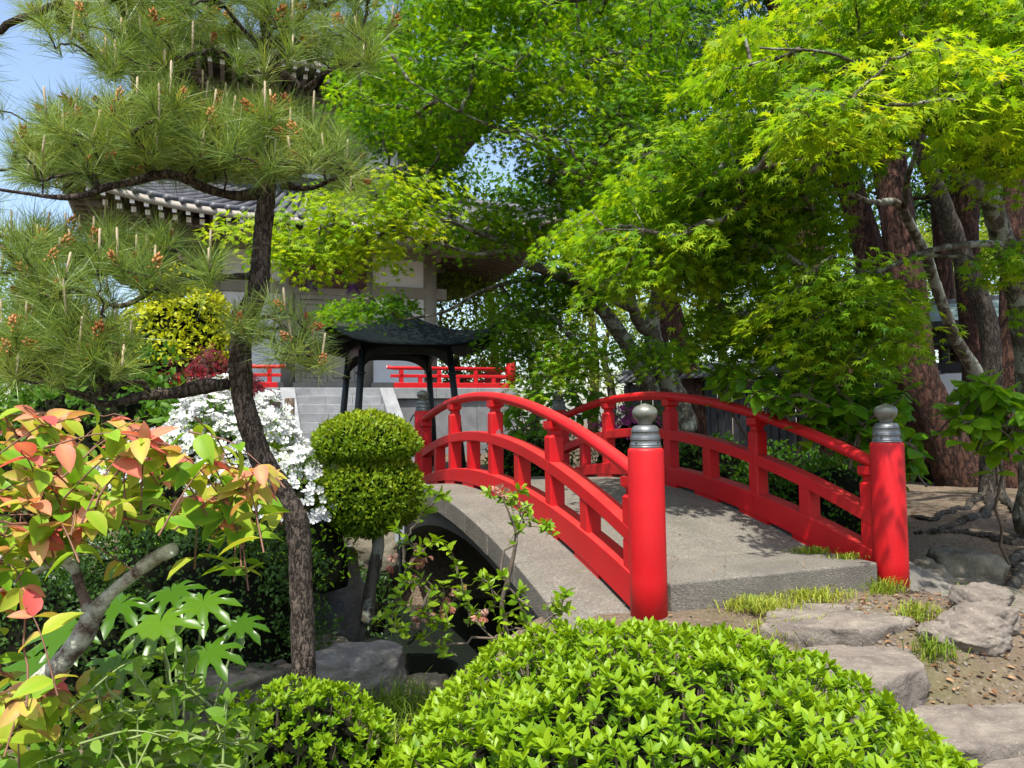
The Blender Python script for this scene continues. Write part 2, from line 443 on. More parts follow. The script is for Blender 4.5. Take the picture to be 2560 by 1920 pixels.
# ------------------------------------------------------------------ bridge frame & terrain
L0 = U(1620, 1400, 4.3)[:2]
AX = np.array([-0.351, 0.9364]); PX = np.array([0.9364, 0.351])
ROTZ = math.atan2(PX[1], PX[0])
BW = 1.755; BL = 5.12

def ST(x, y):
    dx = np.asarray(x, float) - L0[0]; dy = np.asarray(y, float) - L0[1]
    return dx * PX[0] + dy * PX[1], dx * AX[0] + dy * AX[1]

def ground(x, y):
    x = np.asarray(x, float); y = np.asarray(y, float)
    s, t = ST(x, y)
    near = 0.42 * smooth(y, 3.1, 4.25) * smooth(s, -1.4, -0.2) * (1 - 0.5 * smooth(s, 1.75, 2.4)) - 0.08 * smooth(y, 2.0, 0.0)
    near = near - 0.12 * smooth(s, 2.6, 4.0) * smooth(y, 3.0, 4.5) * (1 - smooth(y, 5.5, 8))
    z = near + (0.66 - near) * smooth(t, 1.2, 5.0)
    right = smooth(s, 2.2, 4.5)
    z = z * (1 - right) + right * (0.22 * smooth(y, 2.6, 4.6) + 0.26 * smooth(y, 5, 10) + 0.2 * smooth(y, 11, 18))
    lb = smooth(-s, 1.5, 2.4) * smooth(y, 4.5, 5.4)
    z = z + (np.maximum(z, 0.62) - z) * lb
    dep = smooth(t, 0.35, 1.0) * (1 - smooth(t, 4.1, 4.9)) * smooth(s, -2.3, -1.3) * (1 - smooth(s, 2.3, 3.2))
    z = z * (1 - dep) + (-0.55) * dep
    P = np.stack([x, y], -1)
    return z + 0.025 * vnoise(P, 1.6, 3) + 0.012 * vnoise(P, 5.0, 4)

def axis_pts(lo, hi, step, far):
    a = list(np.arange(lo, hi + 1e-6, step)); q = step
    while a[-1] < far: q *= 1.35; a.append(a[-1] + q)
    q = step
    while a[0] > -far: q *= 1.35; a.insert(0, a[0] - q)
    return np.array(a)
gx = axis_pts(-7, 8, 0.09, 260); gy = axis_pts(0.4, 12, 0.09, 260)
X, Y = np.meshgrid(gx, gy)
Z = ground(X, Y)
nx, ny = len(gx), len(gy)
idx = np.arange(nx * ny).reshape(ny, nx)
F = np.stack([idx[:-1, :-1], idx[:-1, 1:], idx[1:, 1:], idx[1:, :-1]], -1).reshape(-1, 4)
g = link('ground', mesh('ground', np.stack([X, Y, Z], -1).reshape(-1, 3), F, M['ground'], True))
g['kind'] = 'structure'

def localpt(s, t, z=0.0):
    p = L0 + PX * s + AX * t
    return np.array([p[0], p[1], z])
wt = NT('stream_water'); wt.col((0.012, 0.016, 0.012)); wt.rough(0.08); wt.bump(wt.noise(6, 3), 0.08, 0.02)
q = [localpt(-2.4, 0.3, -0.43), localpt(3.4, 0.3, -0.43), localpt(3.4, 5.0, -0.43), localpt(-2.4, 5.0, -0.43)]
wo = link('water', mesh('water', q, [(0, 1, 2, 3)], wt.m)); wo['kind'] = 'structure'
# ------------------------------------------------------------------ the red arched bridge
BZ = 0.30
bridge = empty('arched_bridge', (L0[0], L0[1], BZ), 'red railed arched footbridge with grey concrete deck over the garden stream', 'bridge', rotz=ROTZ)
def z_top(t): return -0.05826 * t * t + 0.36598 * t + 1.14866 - BZ
def z_mid(t): return -0.0612 * t * t + 0.3699 * t + 0.8423 - BZ     # top of middle rail
def z_bt(t): return -0.0500 * t * t + 0.2976 * t + 0.6067 - BZ       # top of bottom rail
def z_bb(t): return -0.0505 * t * t + 0.3197 * t + 0.4047 - BZ       # underside of bottom rail
def z_deck(t): return z_bb(t) - 0.022

def sweep_rect(s0, s1, ts, zlo, zhi):
    V = []; F = []
    for t in ts:
        a, b = zlo(t), zhi(t)
        V += [(s0, t, a), (s1, t, a), (s1, t, b), (s0, t, b)]
    m = len(ts)
    for i in range(m - 1):
        for j in range(4):
            k = (j + 1) % 4
            F.append((i * 4 + j, (i + 1) * 4 + j, (i + 1) * 4 + k, i * 4 + k)[::-1])
    F.append((0, 1, 2, 3)); F.append((m * 4 - 1, m * 4 - 2, m * 4 - 3, m * 4 - 4))
    return np.array(V), F

def fixn(me):
    bm = bmesh.new(); bm.from_mesh(me); bmesh.ops.recalc_face_normals(bm, faces=bm.faces[:]); bm.to_mesh(me); bm.free()

def sweep_obj(name, s0, s1, t0, t1, zlo, zhi, mat, parent, n=24, b=0.008):
    V, F_ = sweep_rect(s0, s1, np.linspace(t0, t1, n), zlo, zhi)
    me = mesh(name, V, F_, mat); fixn(me)
    if b: bevel_mesh(me, b, 2, 0.9)
    return link(name, me, parent)

# deck
DS0, DS1 = -0.50, BW + 0.50
sweep_obj('deck', DS0 + 0.13, DS1 - 0.13, 0.03, BL + 0.25, lambda t: z_deck(t) - 0.17, lambda t: z_deck(t) - 0.002, M['concrete'], bridge, 40, 0)
# landing slab between the near posts, with a seam
bevbox('landing_slab', 0.13, BW - 0.13, -0.02, 0.60, -0.16, 0.58 - BZ, M['concrete'], bridge, 0.012)
bevbox('far_landing_slab', 0.13, BW - 0.13, BL - 0.40, BL + 0.25, 0.1, z_deck(BL - 0.4) + 0.012, M['concrete'], bridge, 0.012)
# edge blocks, each with its joint
ends = np.linspace(-0.25, BL + 0.35, 12)
for side in (0, 1):
    s0, s1 = ((DS0, DS0 + 0.128), (DS1 - 0.128, DS1))[side]
    for i in range(11):
        j = rng.normal(0, 0.003)
        sweep_obj('edge_block', s0 + j, s1 + j, ends[i] + 0.004, ends[i + 1] - 0.004, lambda t: z_deck(t) - 0.15, lambda t: z_deck(t) + 0.004, M['concrete'], bridge, 5, 0.008)
# near wings where the edge runs down to the bank
# arch ribs below the edge and the vault
def z_under(t):
    q = (t - 2.6) / 2.75
    return np.where(np.abs(q) < 1, 0.36 * np.sqrt(np.maximum(0, 1 - q * q)) - 0.30, -0.30) + 0.06
def arch_obj(name, s0, s1):
    ts = np.linspace(-0.1, BL + 0.2, 40)
    lo = lambda t: float(min(z_deck(t) - 0.19, max(-1.0, -0.75 + 1.02 * math.sqrt(max(0.0, 1 - ((t - 2.62) / 2.45) ** 2)))))
    V, F_ = sweep_rect(s0, s1, ts, lo, lambda t: z_deck(t) - 0.152)
    me = mesh(name, V, F_, M['concrete']); fixn(me); return link(name, me, bridge)
arch_obj('arch_rib', DS0 + 0.10, DS0 + 0.35)
arch_obj('arch_rib', DS1 - 0.35, DS1 - 0.10)
arch_obj('arch_vault', DS0 + 0.352, DS1 - 0.352)
for t0, t1 in ((-0.3, 0.1), (BL - 0.05, BL + 0.3)):
    bevbox('abutment', DS0 + 0.08, DS1 - 0.08, t0, t1, -1.0, z_deck(t0 + 0.1) - 0.2, M['concrete'], bridge, 0.02)

PT = [1.27, 2.53, 3.79]
def newel_mesh(h0, h1):
    V, F_ = lathe([(0.103, h0), (0.1025, h0 + 0.3), (0.1, h1 - 0.02), (0.097, h1 - 0.008), (0.088, h1)], 40)
    return V, F_
SLEEVE = [(0.0885, 0.0), (0.0885, 0.009), (0.0845, 0.011), (0.0845, 0.0135), (0.0875, 0.016), (0.0845, 0.019), (0.081, 0.043), (0.0845, 0.047), (0.0845, 0.051), (0.0815, 0.0535),
          (0.084, 0.056), (0.0815, 0.060), (0.0765, 0.088), (0.0795, 0.091), (0.0795, 0.095), (0.0765, 0.097), (0.0785, 0.100), (0.0745, 0.105), (0.068, 0.118), (0.055, 0.1245), (0.042, 0.127)]
BULB = [(0.041, 0.126), (0.040, 0.135), (0.044, 0.146), (0.056, 0.158), (0.0655, 0.172), (0.0705, 0.189), (0.0700, 0.203), (0.0655, 0.215), (0.055, 0.226), (0.040, 0.2345), (0.024, 0.2405), (0.010, 0.2455), (0.001, 0.248)]
for nm, s, t, ztop, zb in (('L0', 0, 0, 1.335, 0.0), ('R0', BW, 0, 1.325, -0.02), ('L1', 0, BL, 1.622, 0.3), ('R1', BW, BL, 1.615, 0.3)):
    ztop -= BZ
    V, F_ = newel_mesh(0, ztop - zb)
    me = mesh('newel_post', V, F_, M['red_base'] if nm == 'R0' else M['red'], True)
    p = link('newel_post', me, bridge); p.location = (s, t, zb)
    if nm == 'R0': p['label'] = 'round red post with paint flaked off near its foot'
    V, F_ = lathe([(r, z + ztop - zb) for r, z in SLEEVE], 40)
    o = link('cap_sleeve', mesh('cap_sleeve', V, F_, M['bronze_sleeve'], True), p)
    V, F_ = lathe([(r, z + ztop - zb) for r, z in BULB], 40)
    link('onion_finial', mesh('onion_finial', V, F_, M['bronze'], True), p)
    for k in range(4):
        a = -math.pi / 2 + 0.4 + k * math.pi / 2
        V, F_ = lathe([(0.006, 0), (0.006, 0.004), (0.003, 0.006)], 10)
        V = V[:, [2, 0, 1]]; c, s_ = math.cos(a), math.sin(a)
        V = np.stack([(V[:, 0] + 0.0815) * c - V[:, 1] * s_, (V[:, 0] + 0.0815) * s_ + V[:, 1] * c, V[:, 2] + ztop - zb + 0.030], -1)
        link('rivet', mesh('rivet', V, F_, M['iron'], True), p)

def rail_tube(name, s, f, r, mat):
    ts = np.linspace(0.05, BL - 0.05, 40)
    # rounded rail with a shallow groove low on each side
    a = np.linspace(0, 2 * math.pi, 24, endpoint=False)
    V = []; F_ = []
    for t in ts:
        for q in a:
            rr = r * (0.93 if abs(math.sin(q) + 0.45) < 0.12 else 1.0)
            V.append((s + rr * 1.08 * math.cos(q), t, f(t) + rr * 0.98 * math.sin(q)))
    n = len(a)
    for i in range(len(ts) - 1):
        for j in range(n):
            k = (j + 1) % n
            F_.append((i * n + j, (i + 1) * n + j, (i + 1) * n + k, i * n + k)[::-1])
    me = mesh(name, V, F_, mat, True); fixn(me)
    return link(name, me, bridge)

for side, s in ((0, 0.0), (1, BW)):
    rail_tube('top_rail', s, z_top, 0.043, M['red'])
    cuts = [0.05] + PT + [BL - 0.05]
    for i in range(4):
        e0 = 0.002
        sweep_obj('middle_rail', s - 0.058, s + 0.058, cuts[i] + e0, cuts[i + 1] - e0, lambda t: z_mid(t) - 0.088, z_mid, M['red'], bridge, 9, 0.006)
        sweep_obj('bottom_rail', s - 0.066, s + 0.066, cuts[i] + e0, cuts[i + 1] - e0, lambda t: z_bb(t) + 0.004, z_bt, M['red'], bridge, 9, 0.006)
        # feet of the bottom rail on the deck
        for t in ([cuts[i + 1]] if i < 3 else []) + [0.5 * (cuts[i] + cuts[i + 1])]:
            sweep_obj('rail_foot', s - 0.062, s + 0.062, t - 0.17, t + 0.17, lambda q: z_deck(q) - 0.03, lambda q: z_bb(q) + 0.02, M['red'], bridge, 4, 0)
    for i, t in enumerate([0.135] + PT + [BL - 0.135]):
        hw = 0.056
        def seg(z0, z1, w0, w1):
            return [(-w0, -w0, z0), (w0, -w0, z0), (w0, w0, z0), (-w0, w0, z0), (-w1, -w1, z1), (w1, -w1, z1), (w1, w1, z1), (-w1, w1, z1)]
        zb, zm, zt = z_bt(t) - 0.03, z_mid(t), z_top(t)
        mat = M['red_flaked'] if (side == 0 and i == 2) else M['red']
        # lower and upper shaft with a bevelled head
        def shaft(z0, z1, chamf):
            c = 0.012
            ring = lambda w, c_: [(-w + c_, -w), (w - c_, -w), (w, -w + c_), (w, w - c_), (w - c_, w), (-w + c_, w), (-w, w - c_), (-w, -w + c_)]
            lv = [(z0, hw)] + ([(z1 - 0.022, hw), (z1 - 0.006, hw - 0.012), (z1, hw - 0.024)] if chamf else [(z1, hw)])
            V = []; F_ = []
            for z, w_ in lv: V += [(x, y, z) for x, y in ring(w_, c)]
            for q in range(len(lv) - 1):
                for j in range(8):
                    k = (j + 1) % 8; F_.append((q * 8 + j, q * 8 + k, (q + 1) * 8 + k, (q + 1) * 8 + j))
            F_.append(tuple(range(8))[::-1]); F_.append(tuple(range(len(V) - 8, len(V))))
            return V, F_
        mb = MB(); mb.add(*shaft(zb, zm - 0.08, False)); mb.add(*shaft(zm - 0.01, zt - 0.125, True))
        V = np.concatenate(mb.V)
        V[:, 2] -= zb
        o = link('baluster', mesh('baluster', V, mb.F, mat), bridge); o.location = (s, t, zb)
        if mat is M['red_flaked']: o['label'] = 'red baluster with a flaked mauve patch'
        mb = MB()
        mb.add(np.array(seg(zt - 0.13 - zb, zt - 0.098 - zb, 0.036, 0.036)), box(0, 1, 0, 1, 0, 1)[1])
        mb.add(np.array(seg(zt - 0.100 - zb, zt - 0.082 - zb, 0.036, 0.058)), box(0, 1, 0, 1, 0, 1)[1])
        mb.add(np.array(seg(zt - 0.082 - zb, zt - 0.030 - zb, 0.058, 0.058)), box(0, 1, 0, 1, 0, 1)[1])
        V = np.concatenate(mb.V)
        link('bearing_block', mesh('bearing_block', V, mb.F, M['red']), o)
    for i in range(4):
        t = 0.5 * (cuts[i] + cuts[i + 1]) + (0.05 if i == 0 else (-0.05 if i == 3 else 0))
        bevbox('strut', s - 0.052, s + 0.052, t - 0.052, t + 0.052, z_bt(t) - 0.03, z_mid(t) - 0.07, M['red'], bridge, 0.005, 1)

# ------------------------------------------------------------------ temple
TZ = 0.70
TO = np.array([-4.8, 20.0])
temple = empty('temple_hall', (TO[0], TO[1], TZ), 'white plaster two storey temple hall with deep tiled eaves', 'building', rotz=ROTZ)
PTOP = 2.32 - TZ            # podium top, local
def tb(name, x0, x1, y0, y1, z0, z1, mat, b=0.01, parent=None):
    return bevbox(name, x0, x1, y0, y1, z0, z1, M[mat], parent or temple, b, 1)
# podium: recessed dark dado, cap course of blocks
PU, PV = 4.55, -1.95
tb('podium', -PU + 0.12, PU - 0.12, PV + 0.12, 8.4, -0.2, PTOP - 0.27, 'darkgranite', 0.02)
for side, (a, b_) in enumerate(((-PU, -1.33), (1.33, PU))):
    k = np.linspace(a, b_, 4)
    for i in range(3): tb('cap_stone', k[i] + 0.003, k[i + 1] - 0.003, PV, PV + 0.6, PTOP - 0.265, PTOP, 'granite', 0.012)
    for i in range(3): tb('dado_stone', k[i] + 0.004, k[i + 1] - 0.004, PV + 0.09, PV + 0.2, 0.24, PTOP - 0.275, 'darkgranite', 0.008)
    for i in range(3): tb('plinth_stone', k[i] + 0.003, k[i + 1] - 0.003, PV + 0.01, PV + 0.3, -0.1, 0.235, 'darkgranite', 0.012)
k = np.linspace(PV + 0.61, 8.4, 6)
for i in range(5):
    for a, b_ in ((-PU, -PU + 0.6), (PU - 0.6, PU)):
        tb('cap_stone', a, b_, k[i] + 0.003, k[i + 1] - 0.003, PTOP - 0.265, PTOP, 'granite', 0.012)
tb('floor_slab', -PU + 0.605, PU - 0.605, PV + 0.605, 8.4, PTOP - 0.265, PTOP - 0.004, 'granite')
tb('floor_slab', -1.325, 1.325, PV, PV + 0.6, PTOP - 0.265, PTOP, 'granite')
# carved cloud line on the dado
cl = [(1.75, 0.82), (1.85, 0.98), (2.0, 0.92), (2.12, 1.02), (2.28, 0.95), (2.36, 0.8), (2.30, 0.6), (2.15, 0.5), (2.0, 0.55)]
for q0 in (0.0,):
    P = smoothline([(a, PV + 0.088, b_) for a, b_ in cl], 6)
    V, F_ = tube(P, 0.012, 6); link('carved_line', mesh('carved_line', V, F_, M['iron'], True), temple)
# steps: eight risers, blocks with joints
NR = 8; rise = PTOP / NR; tread = 0.30
for i in range(NR - 1):
    ztop = PTOP - rise * (i + 1); y1 = PV - tread * i; y0 = y1 - tread
    cuts = [-0.98, -0.98 + 0.65 + (0.35 if i % 2 else 0.0), 0.4 + (0.25 if i % 2 else -0.1), 0.98]
    for j in range(3):
        tb('step_block', cuts[j] + 0.003, cuts[j + 1] - 0.003, y0, y1 + 0.02, ztop - rise, ztop - 0.001 * j, 'granite', 0.008)
for a, b_ in ((-1.32, -0.985), (0.985, 1.32)):   # sloping stair cheeks
    yb = PV - tread * (NR - 1) - 0.1
    V = [(a, PV + 0.0, PTOP + 0.01), (b_, PV, PTOP + 0.01), (b_, yb, 0.22), (a, yb, 0.22), (a, PV, -0.1), (b_, PV, -0.1), (b_, yb, -0.1), (a, yb, -0.1)]
    me = mesh('stair_cheek', np.array(V), [(0, 1, 2, 3), (4, 7, 6, 5), (0, 4, 5, 1), (1, 5, 6, 2), (2, 6, 7, 3), (3, 7, 4, 0)], M['granite']); fixn(me); bevel_mesh(me, 0.012, 1)
    link('stair_cheek', me, temple)
    tb('cheek_foot', a - 0.03, b_ + 0.03, yb - 0.35, yb - 0.004, -0.1, 0.24, 'granite', 0.015)
# wall: columns, beams, panels
CU4 = [-2.75, -1.0, 1.0, 2.75]
WT = 6.6 - TZ                # underside of the eave zone
for u in CU4:
    V, F_ = lathe([(0.19, PTOP), (0.19, WT)], 24, u, 0.0); link('column', mesh('column', V, F_, M['taupe'], True), temple)
for u in (-2.75, 2.75):
    for v in (2.2, 4.4, 6.6):
        V, F_ = lathe([(0.19, PTOP), (0.19, WT)], 20, u, v); link('column', mesh('column', V, F_, M['taupe'], True), temple)
B1 = PTOP + 2.50; B2 = PTOP + 3.55
for z0, z1, ov in ((B1, B1 + 0.30, 0.45), (B2, B2 + 0.26, 0.3)):
    tb('tie_beam', -2.75 - ov, 2.75 + ov, -0.13, 0.13, z0, z1, 'taupe', 0.012)
    tb('tie_beam', -2.88, -2.62, 0.135, 6.8, z0 + 0.002, z1 - 0.002, 'taupe', 0.012)
    tb('tie_beam', 2.62, 2.88, 0.135, 6.8, z0 + 0.002, z1 - 0.002, 'taupe', 0.012)
tb('sill_beam', -2.95, 2.95, -0.15, 0.15, PTOP, PTOP + 0.22, 'taupe', 0.012)
for i in range(3):
    a, b_ = CU4[i] + 0.17, CU4[i + 1] - 0.17
    if i != 1: tb('wall_panel', a, b_, -0.05, 0.05, PTOP + 0.222, B1 - 0.002, 'plaster', 0.004)
    if i != 1: tb('wall_panel', a, b_, -0.05, 0.05, B1 + 0.302, B2 - 0.002, 'plaster', 0.004)
    tb('wall_panel', a, b_, -0.05, 0.05, B2 + 0.262, WT, 'plaster', 0.004)
for u in (-2.75, 2.75):
    for j in range(3):
        tb('wall_panel', u - 0.05, u + 0.05, 0.2 + 2.2 * j, 2.2 + 2.2 * j - 0.19, PTOP, WT, 'plaster', 0.004)
tb('wall_panel', -2.7, 2.7, 6.55, 6.65, PTOP, WT, 'plaster', 0.004)
# door pair with recessed panels
tb('door_frame', -0.83, -0.70, -0.12, 0.10, PTOP + 0.222, B1 - 0.002, 'taupe')
tb('door_frame', 0.70, 0.83, -0.12, 0.10, PTOP + 0.222, B1 - 0.002, 'taupe')
tb('door_frame', -0.698, 0.698, -0.12, 0.10, B1 - 0.13, B1 - 0.002, 'taupe')
for sgn in (-1, 1):
    x0, x1 = (-0.695, -0.004) if sgn < 0 else (0.004, 0.695)
    d = tb('door_leaf', x0, x1, -0.03, 0.03, PTOP + 0.225, B1 - 0.135, 'door', 0.006)
    zs = [PTOP + 0.25, PTOP + 0.95, PTOP + 1.28, B1 - 0.16]
    H = B1 - 0.135 - PTOP - 0.225
    for (q0, q1) in ((0.05, 0.36), (0.43, 0.57), (0.64, 0.95)):
        za, zb_ = PTOP + 0.225 + H * q0, PTOP + 0.225 + H * q1
        mb = MB(); a, b_ = x0 + 0.12, x1 - 0.12
        mb.add(*box(a, a + 0.018, -0.042, -0.028, za, zb_)); mb.add(*box(b_ - 0.018, b_, -0.042, -0.028, za, zb_))
        mb.add(*box(a + 0.0185, b_ - 0.0185, -0.042, -0.028, za, za + 0.018)); mb.add(*box(a + 0.0185, b_ - 0.0185, -0.042, -0.028, zb_ - 0.018, zb_))
        mb.build('door_moulding', M['taupe_dark'], d)
# plaque over the door with illegible white brush strokes and two purple ornaments
pl = tb('plaque', -0.98, 0.98, -0.24, -0.17, B1 + 0.18, B1 + 0.95, 'plaque', 0.02)
for cx in (-0.62, -0.50, 0.62):
    mb = MB(); z = B1 + 0.86
    while z > B1 + 0.30:
        h = rng.uniform(0.03, 0.06); x = cx + rng.normal(0, 0.008)
        for _ in range(3):
            a = rng.uniform(-0.9, 0.9); L = rng.uniform(0.02, 0.05); c_ = np.array([x + rng.normal(0, 0.012), -0.247, z - h / 2 + rng.normal(0, 0.01)])
            d_ = np.array([math.cos(a), 0, math.sin(a)]) * L / 2; n_ = np.array([-math.sin(a), 0, math.cos(a)]) * 0.005
            mb.add([c_ - d_ - n_, c_ + d_ - n_, c_ + d_ + n_, c_ - d_ + n_], [(0, 1, 2, 3)])
        z -= h + 0.015
    mb.build('brush_lettering', M['white'], pl)
tb('seal_mark', -0.68, -0.62, -0.246, -0.242, B1 + 0.30, B1 + 0.42, 'red', 0.001, pl)
for cx in (-0.45, 0.62):
    mb = MB()
    for sg in (-1, 1):
        V = [(cx, -0.33, B1 + 0.30), (cx + sg * 0.05, -0.28, B1 + 0.27), (cx + sg * 0.19, -0.27, B1 + 0.02), (cx + sg * 0.07, -0.33, B1 + 0.10), (cx, -0.36, B1 + 0.16)]
        mb.add(V, [(0, 1, 3, 4), (1, 2, 3)])
    o = mb.build('curtain_bow', M['purple'], temple)
    md = o.modifiers.new('thick', 'SOLIDIFY'); md.thickness = 0.02
# bracket arms at the column heads
for u in CU4:
    for v0, v1, z in ((-0.95, 0.3, WT - 0.55), (-1.45, 0.3, WT - 0.22)):
        tb('bracket_arm', u - 0.11, u + 0.11, v0, v1, z, z + 0.22, 'taupe', 0.03)
        tb('bracket_tip', u - 0.085, u + 0.085, v0 - 0.008, v0 - 0.001, z + 0.03, z + 0.19, 'white', 0.002)
    tb('cross_arm', u - 0.65, u + 0.65, -0.50, -0.30, WT - 0.30, WT - 0.08, 'taupe', 0.03)
for u, sg in ((2.75, 1), (-2.75, -1)):
    for v in (0.0, 2.2, 4.4, 6.6):
        a, b_ = sorted((u, u + sg * 1.05))
        tb('bracket_arm', a, b_, v - 0.11, v + 0.11, WT - 0.56, WT - 0.34, 'taupe', 0.03)

# eaves & roofs (hipped, upturned corners)
def roof(hu, v0, v1, ze, rise_c, wall_u, wall_v0, wall_v1, zi, ridge_inset, ztop, tagx):
    """eave rectangle |u|<=hu, v0..v1; inner rectangle at the wall; roof climbs to inset rectangle at ztop"""
    cu, cv = 0.0, 0.5 * (v0 + v1); hv = 0.5 * (v1 - v0)
    def zeave(q): return ze + rise_c * np.abs(q) ** 3.0
    sides = []
    # each side: param q in [-1,1] along, r in [0,1] eave->inner
    def P(side, q, r, inner, ziq):
        iu, iv0, iv1 = inner
        if side == 'f': a = np.array([q * hu, v0 + 0 * q]); b = np.array([q * iu, iv0 + 0 * q])
        if side == 'b': a = np.array([-q * hu, v1 + 0 * q]); b = np.array([-q * iu, iv1 + 0 * q])
        if side == 'r': a = np.array([hu + 0 * q, cv + q * hv]); b = np.array([iu + 0 * q, 0.5 * (iv0 + iv1) + q * 0.5 * (iv1 - iv0)])
        if side == 'l': a = np.array([-hu + 0 * q, cv - q * hv]); b = np.array([-iu + 0 * q, 0.5 * (iv0 + iv1) - q * 0.5 * (iv1 - iv0)])
        xy = a * (1 - r) + b * r
        return xy
    inner_s = (wall_u, wall_v0, wall_v1); inner_t = (hu - ridge_inset, v0 + ridge_inset, v1 - ridge_inset)
    for side in 'frbl':
        qs = np.linspace(-1, 1, 41); rs = np.linspace(0, 1, 9)
        V = []; 
        for r in rs:
            xy = P(side, qs, r, inner_t, 0)
            prof = r ** 1.25
            z = zeave(qs) * (1 - r) ** 1.5 + (1 - (1 - r) ** 1.5) * ze + 0.16 + (ztop - ze) * prof
            V.append(np.stack([xy[0], xy[1], z], -1))
        V = np.array(V)
        nq = len(qs); idx_ = np.arange(V.shape[0] * nq).reshape(-1, nq)
        F_ = np.stack([idx_[:-1, :-1], idx_[:-1, 1:], idx_[1:, 1:], idx_[1:, :-1]], -1).reshape(-1, 4)
        link('roof_slope', mesh('roof_slope', V.reshape(-1, 3), F_, M['tile'], True), temple)
        # soffit board
        V2 = []
        for r in (0, 0.5, 1):
            xy = P(side, qs, r, inner_s, 0); z = zeave(qs) * (1 - r) + r * zi + 0.05
            V2.append(np.stack([xy[0], xy[1], z], -1))
        V2 = np.array(V2); idx_ = np.arange(3 * nq).reshape(-1, nq)
        F2 = np.stack([idx_[:-1, :-1], idx_[1:, :-1], idx_[1:, 1:], idx_[:-1, 1:]], -1).reshape(-1, 4)
        link('soffit_board', mesh('soffit_board', V2.reshape(-1, 3), F2, M['taupe_dark'], True), temple)
        # fascia
        xy = P(side, qs, 0, inner_s, 0); lo = zeave(qs) + 0.0; hi = zeave(qs) + 0.155
        V3 = np.concatenate([np.stack([xy[0], xy[1], lo], -1), np.stack([xy[0], xy[1], hi], -1)])
        F3 = np.stack([np.arange(nq - 1), np.arange(1, nq), nq + np.arange(1, nq), nq + np.arange(nq - 1)], -1)
        o = link('eave_board', mesh('eave_board', V3, F3, M['taupe'], False), temple)
        md = o.modifiers.new('t', 'SOLIDIFY'); md.thickness = 0.05; md.offset = 0
        if side == 'b': continue
        half = hu if side == 'f' else hv
        # rolled tile rows with round end tiles
        nt = int(2 * half / 0.30)
        for i in range(nt):
            q = -1 + 2 * (i + 0.5) / nt
            rr = np.linspace(-0.015, 1, 9)
            xy = P(side, np.full(9, q), rr, inner_t, 0)
            rc = np.clip(rr, 0, 1)
            z = zeave(q) * (1 - rc) ** 1.5 + (1 - (1 - rc) ** 1.5) * ze + 0.19 + (ztop - ze) * rc ** 1.25
            V, F_ = tube(np.stack([xy[0], xy[1], z], -1), 0.075, 8)
            link('tile_row', mesh('tile_row', V, F_, M['tile'], True), temple)
        # two tiers of rafters, white painted ends
        nr = int(2 * half / 0.27) if side == 'f' else int(2 * half / 0.24)
        for tier, (o0, dz, w_, e1) in enumerate(((0.03, -0.03, 0.045, 1.0), (0.36, -0.17, 0.05, 1.0))):
            if tier == 1 and side != 'f' and tagx: pass
            for i in range(nr):
                q = -0.985 + 1.97 * (i + 0.5) / nr
                f0 = o0 / (np.linalg.norm(np.array([hu - wall_u, wall_v0 - v0])) * 0.72)
                a2 = P(side, np.array(q), 0.0, inner_s, 0); b2 = P(side, np.array(q * 1.0), 1.0, inner_s, 0)
                # rafters run square to the eave
                if side == 'f': b2 = np.array([a2[0], wall_v0])
                if side == 'r': b2 = np.array([wall_u, a2[1]])
                if side == 'l': b2 = np.array([-wall_u, a2[1]])
                lim = 1.0
                ov_u, ov_v = hu - wall_u, wall_v0 - v0
                # stop at the hip line
                if side == 'f' and abs(a2[0]) > wall_u: lim = max(0.12, (hu - abs(a2[0])) / ov_u)
                if side != 'f':
                    if a2[1] < wall_v0: lim = max(0.12, (a2[1] - v0) / ov_v)
                    if a2[1] > wall_v1: lim = max(0.12, (v1 - a2[1]) / (v1 - wall_v1))
                if lim <= f0 + 0.05: continue
                def pt(r):
                    xy = a2 * (1 - r) + b2 * r
                    return np.array([xy[0], xy[1], zeave(q) * (1 - r) + zi * r + dz])
                p0, p1 = pt(f0), pt(lim)
                d = nrm(p1 - p0); sd_ = nrm(np.cross(d, [0, 0, 1])); up = np.cross(sd_, d)
                V = []
                for p in (p0, p1):
                    for a_, b_ in ((-1, -1), (1, -1), (1, 1), (-1, 1)): V.append(p + sd_ * a_ * w_ + up * b_ * w_ * 1.1)
                o = link('rafter', mesh('rafter', V, [(0, 1, 2, 3)[::-1], (4, 5, 6, 7), (0, 1, 5, 4), (1, 2, 6, 5), (2, 3, 7, 6), (3, 0, 4, 7)], M['taupe_dark']), temple)
                if side == 'f' or tier == 0:
                    Vt = np.array(V[:4]) - d * 0.004
                    link('rafter_end', mesh('rafter_end', Vt, [(0, 1, 2, 3)[::-1]], M['white']), o)
        if side in 'fr':
            # eave purlin between the tiers
            pass
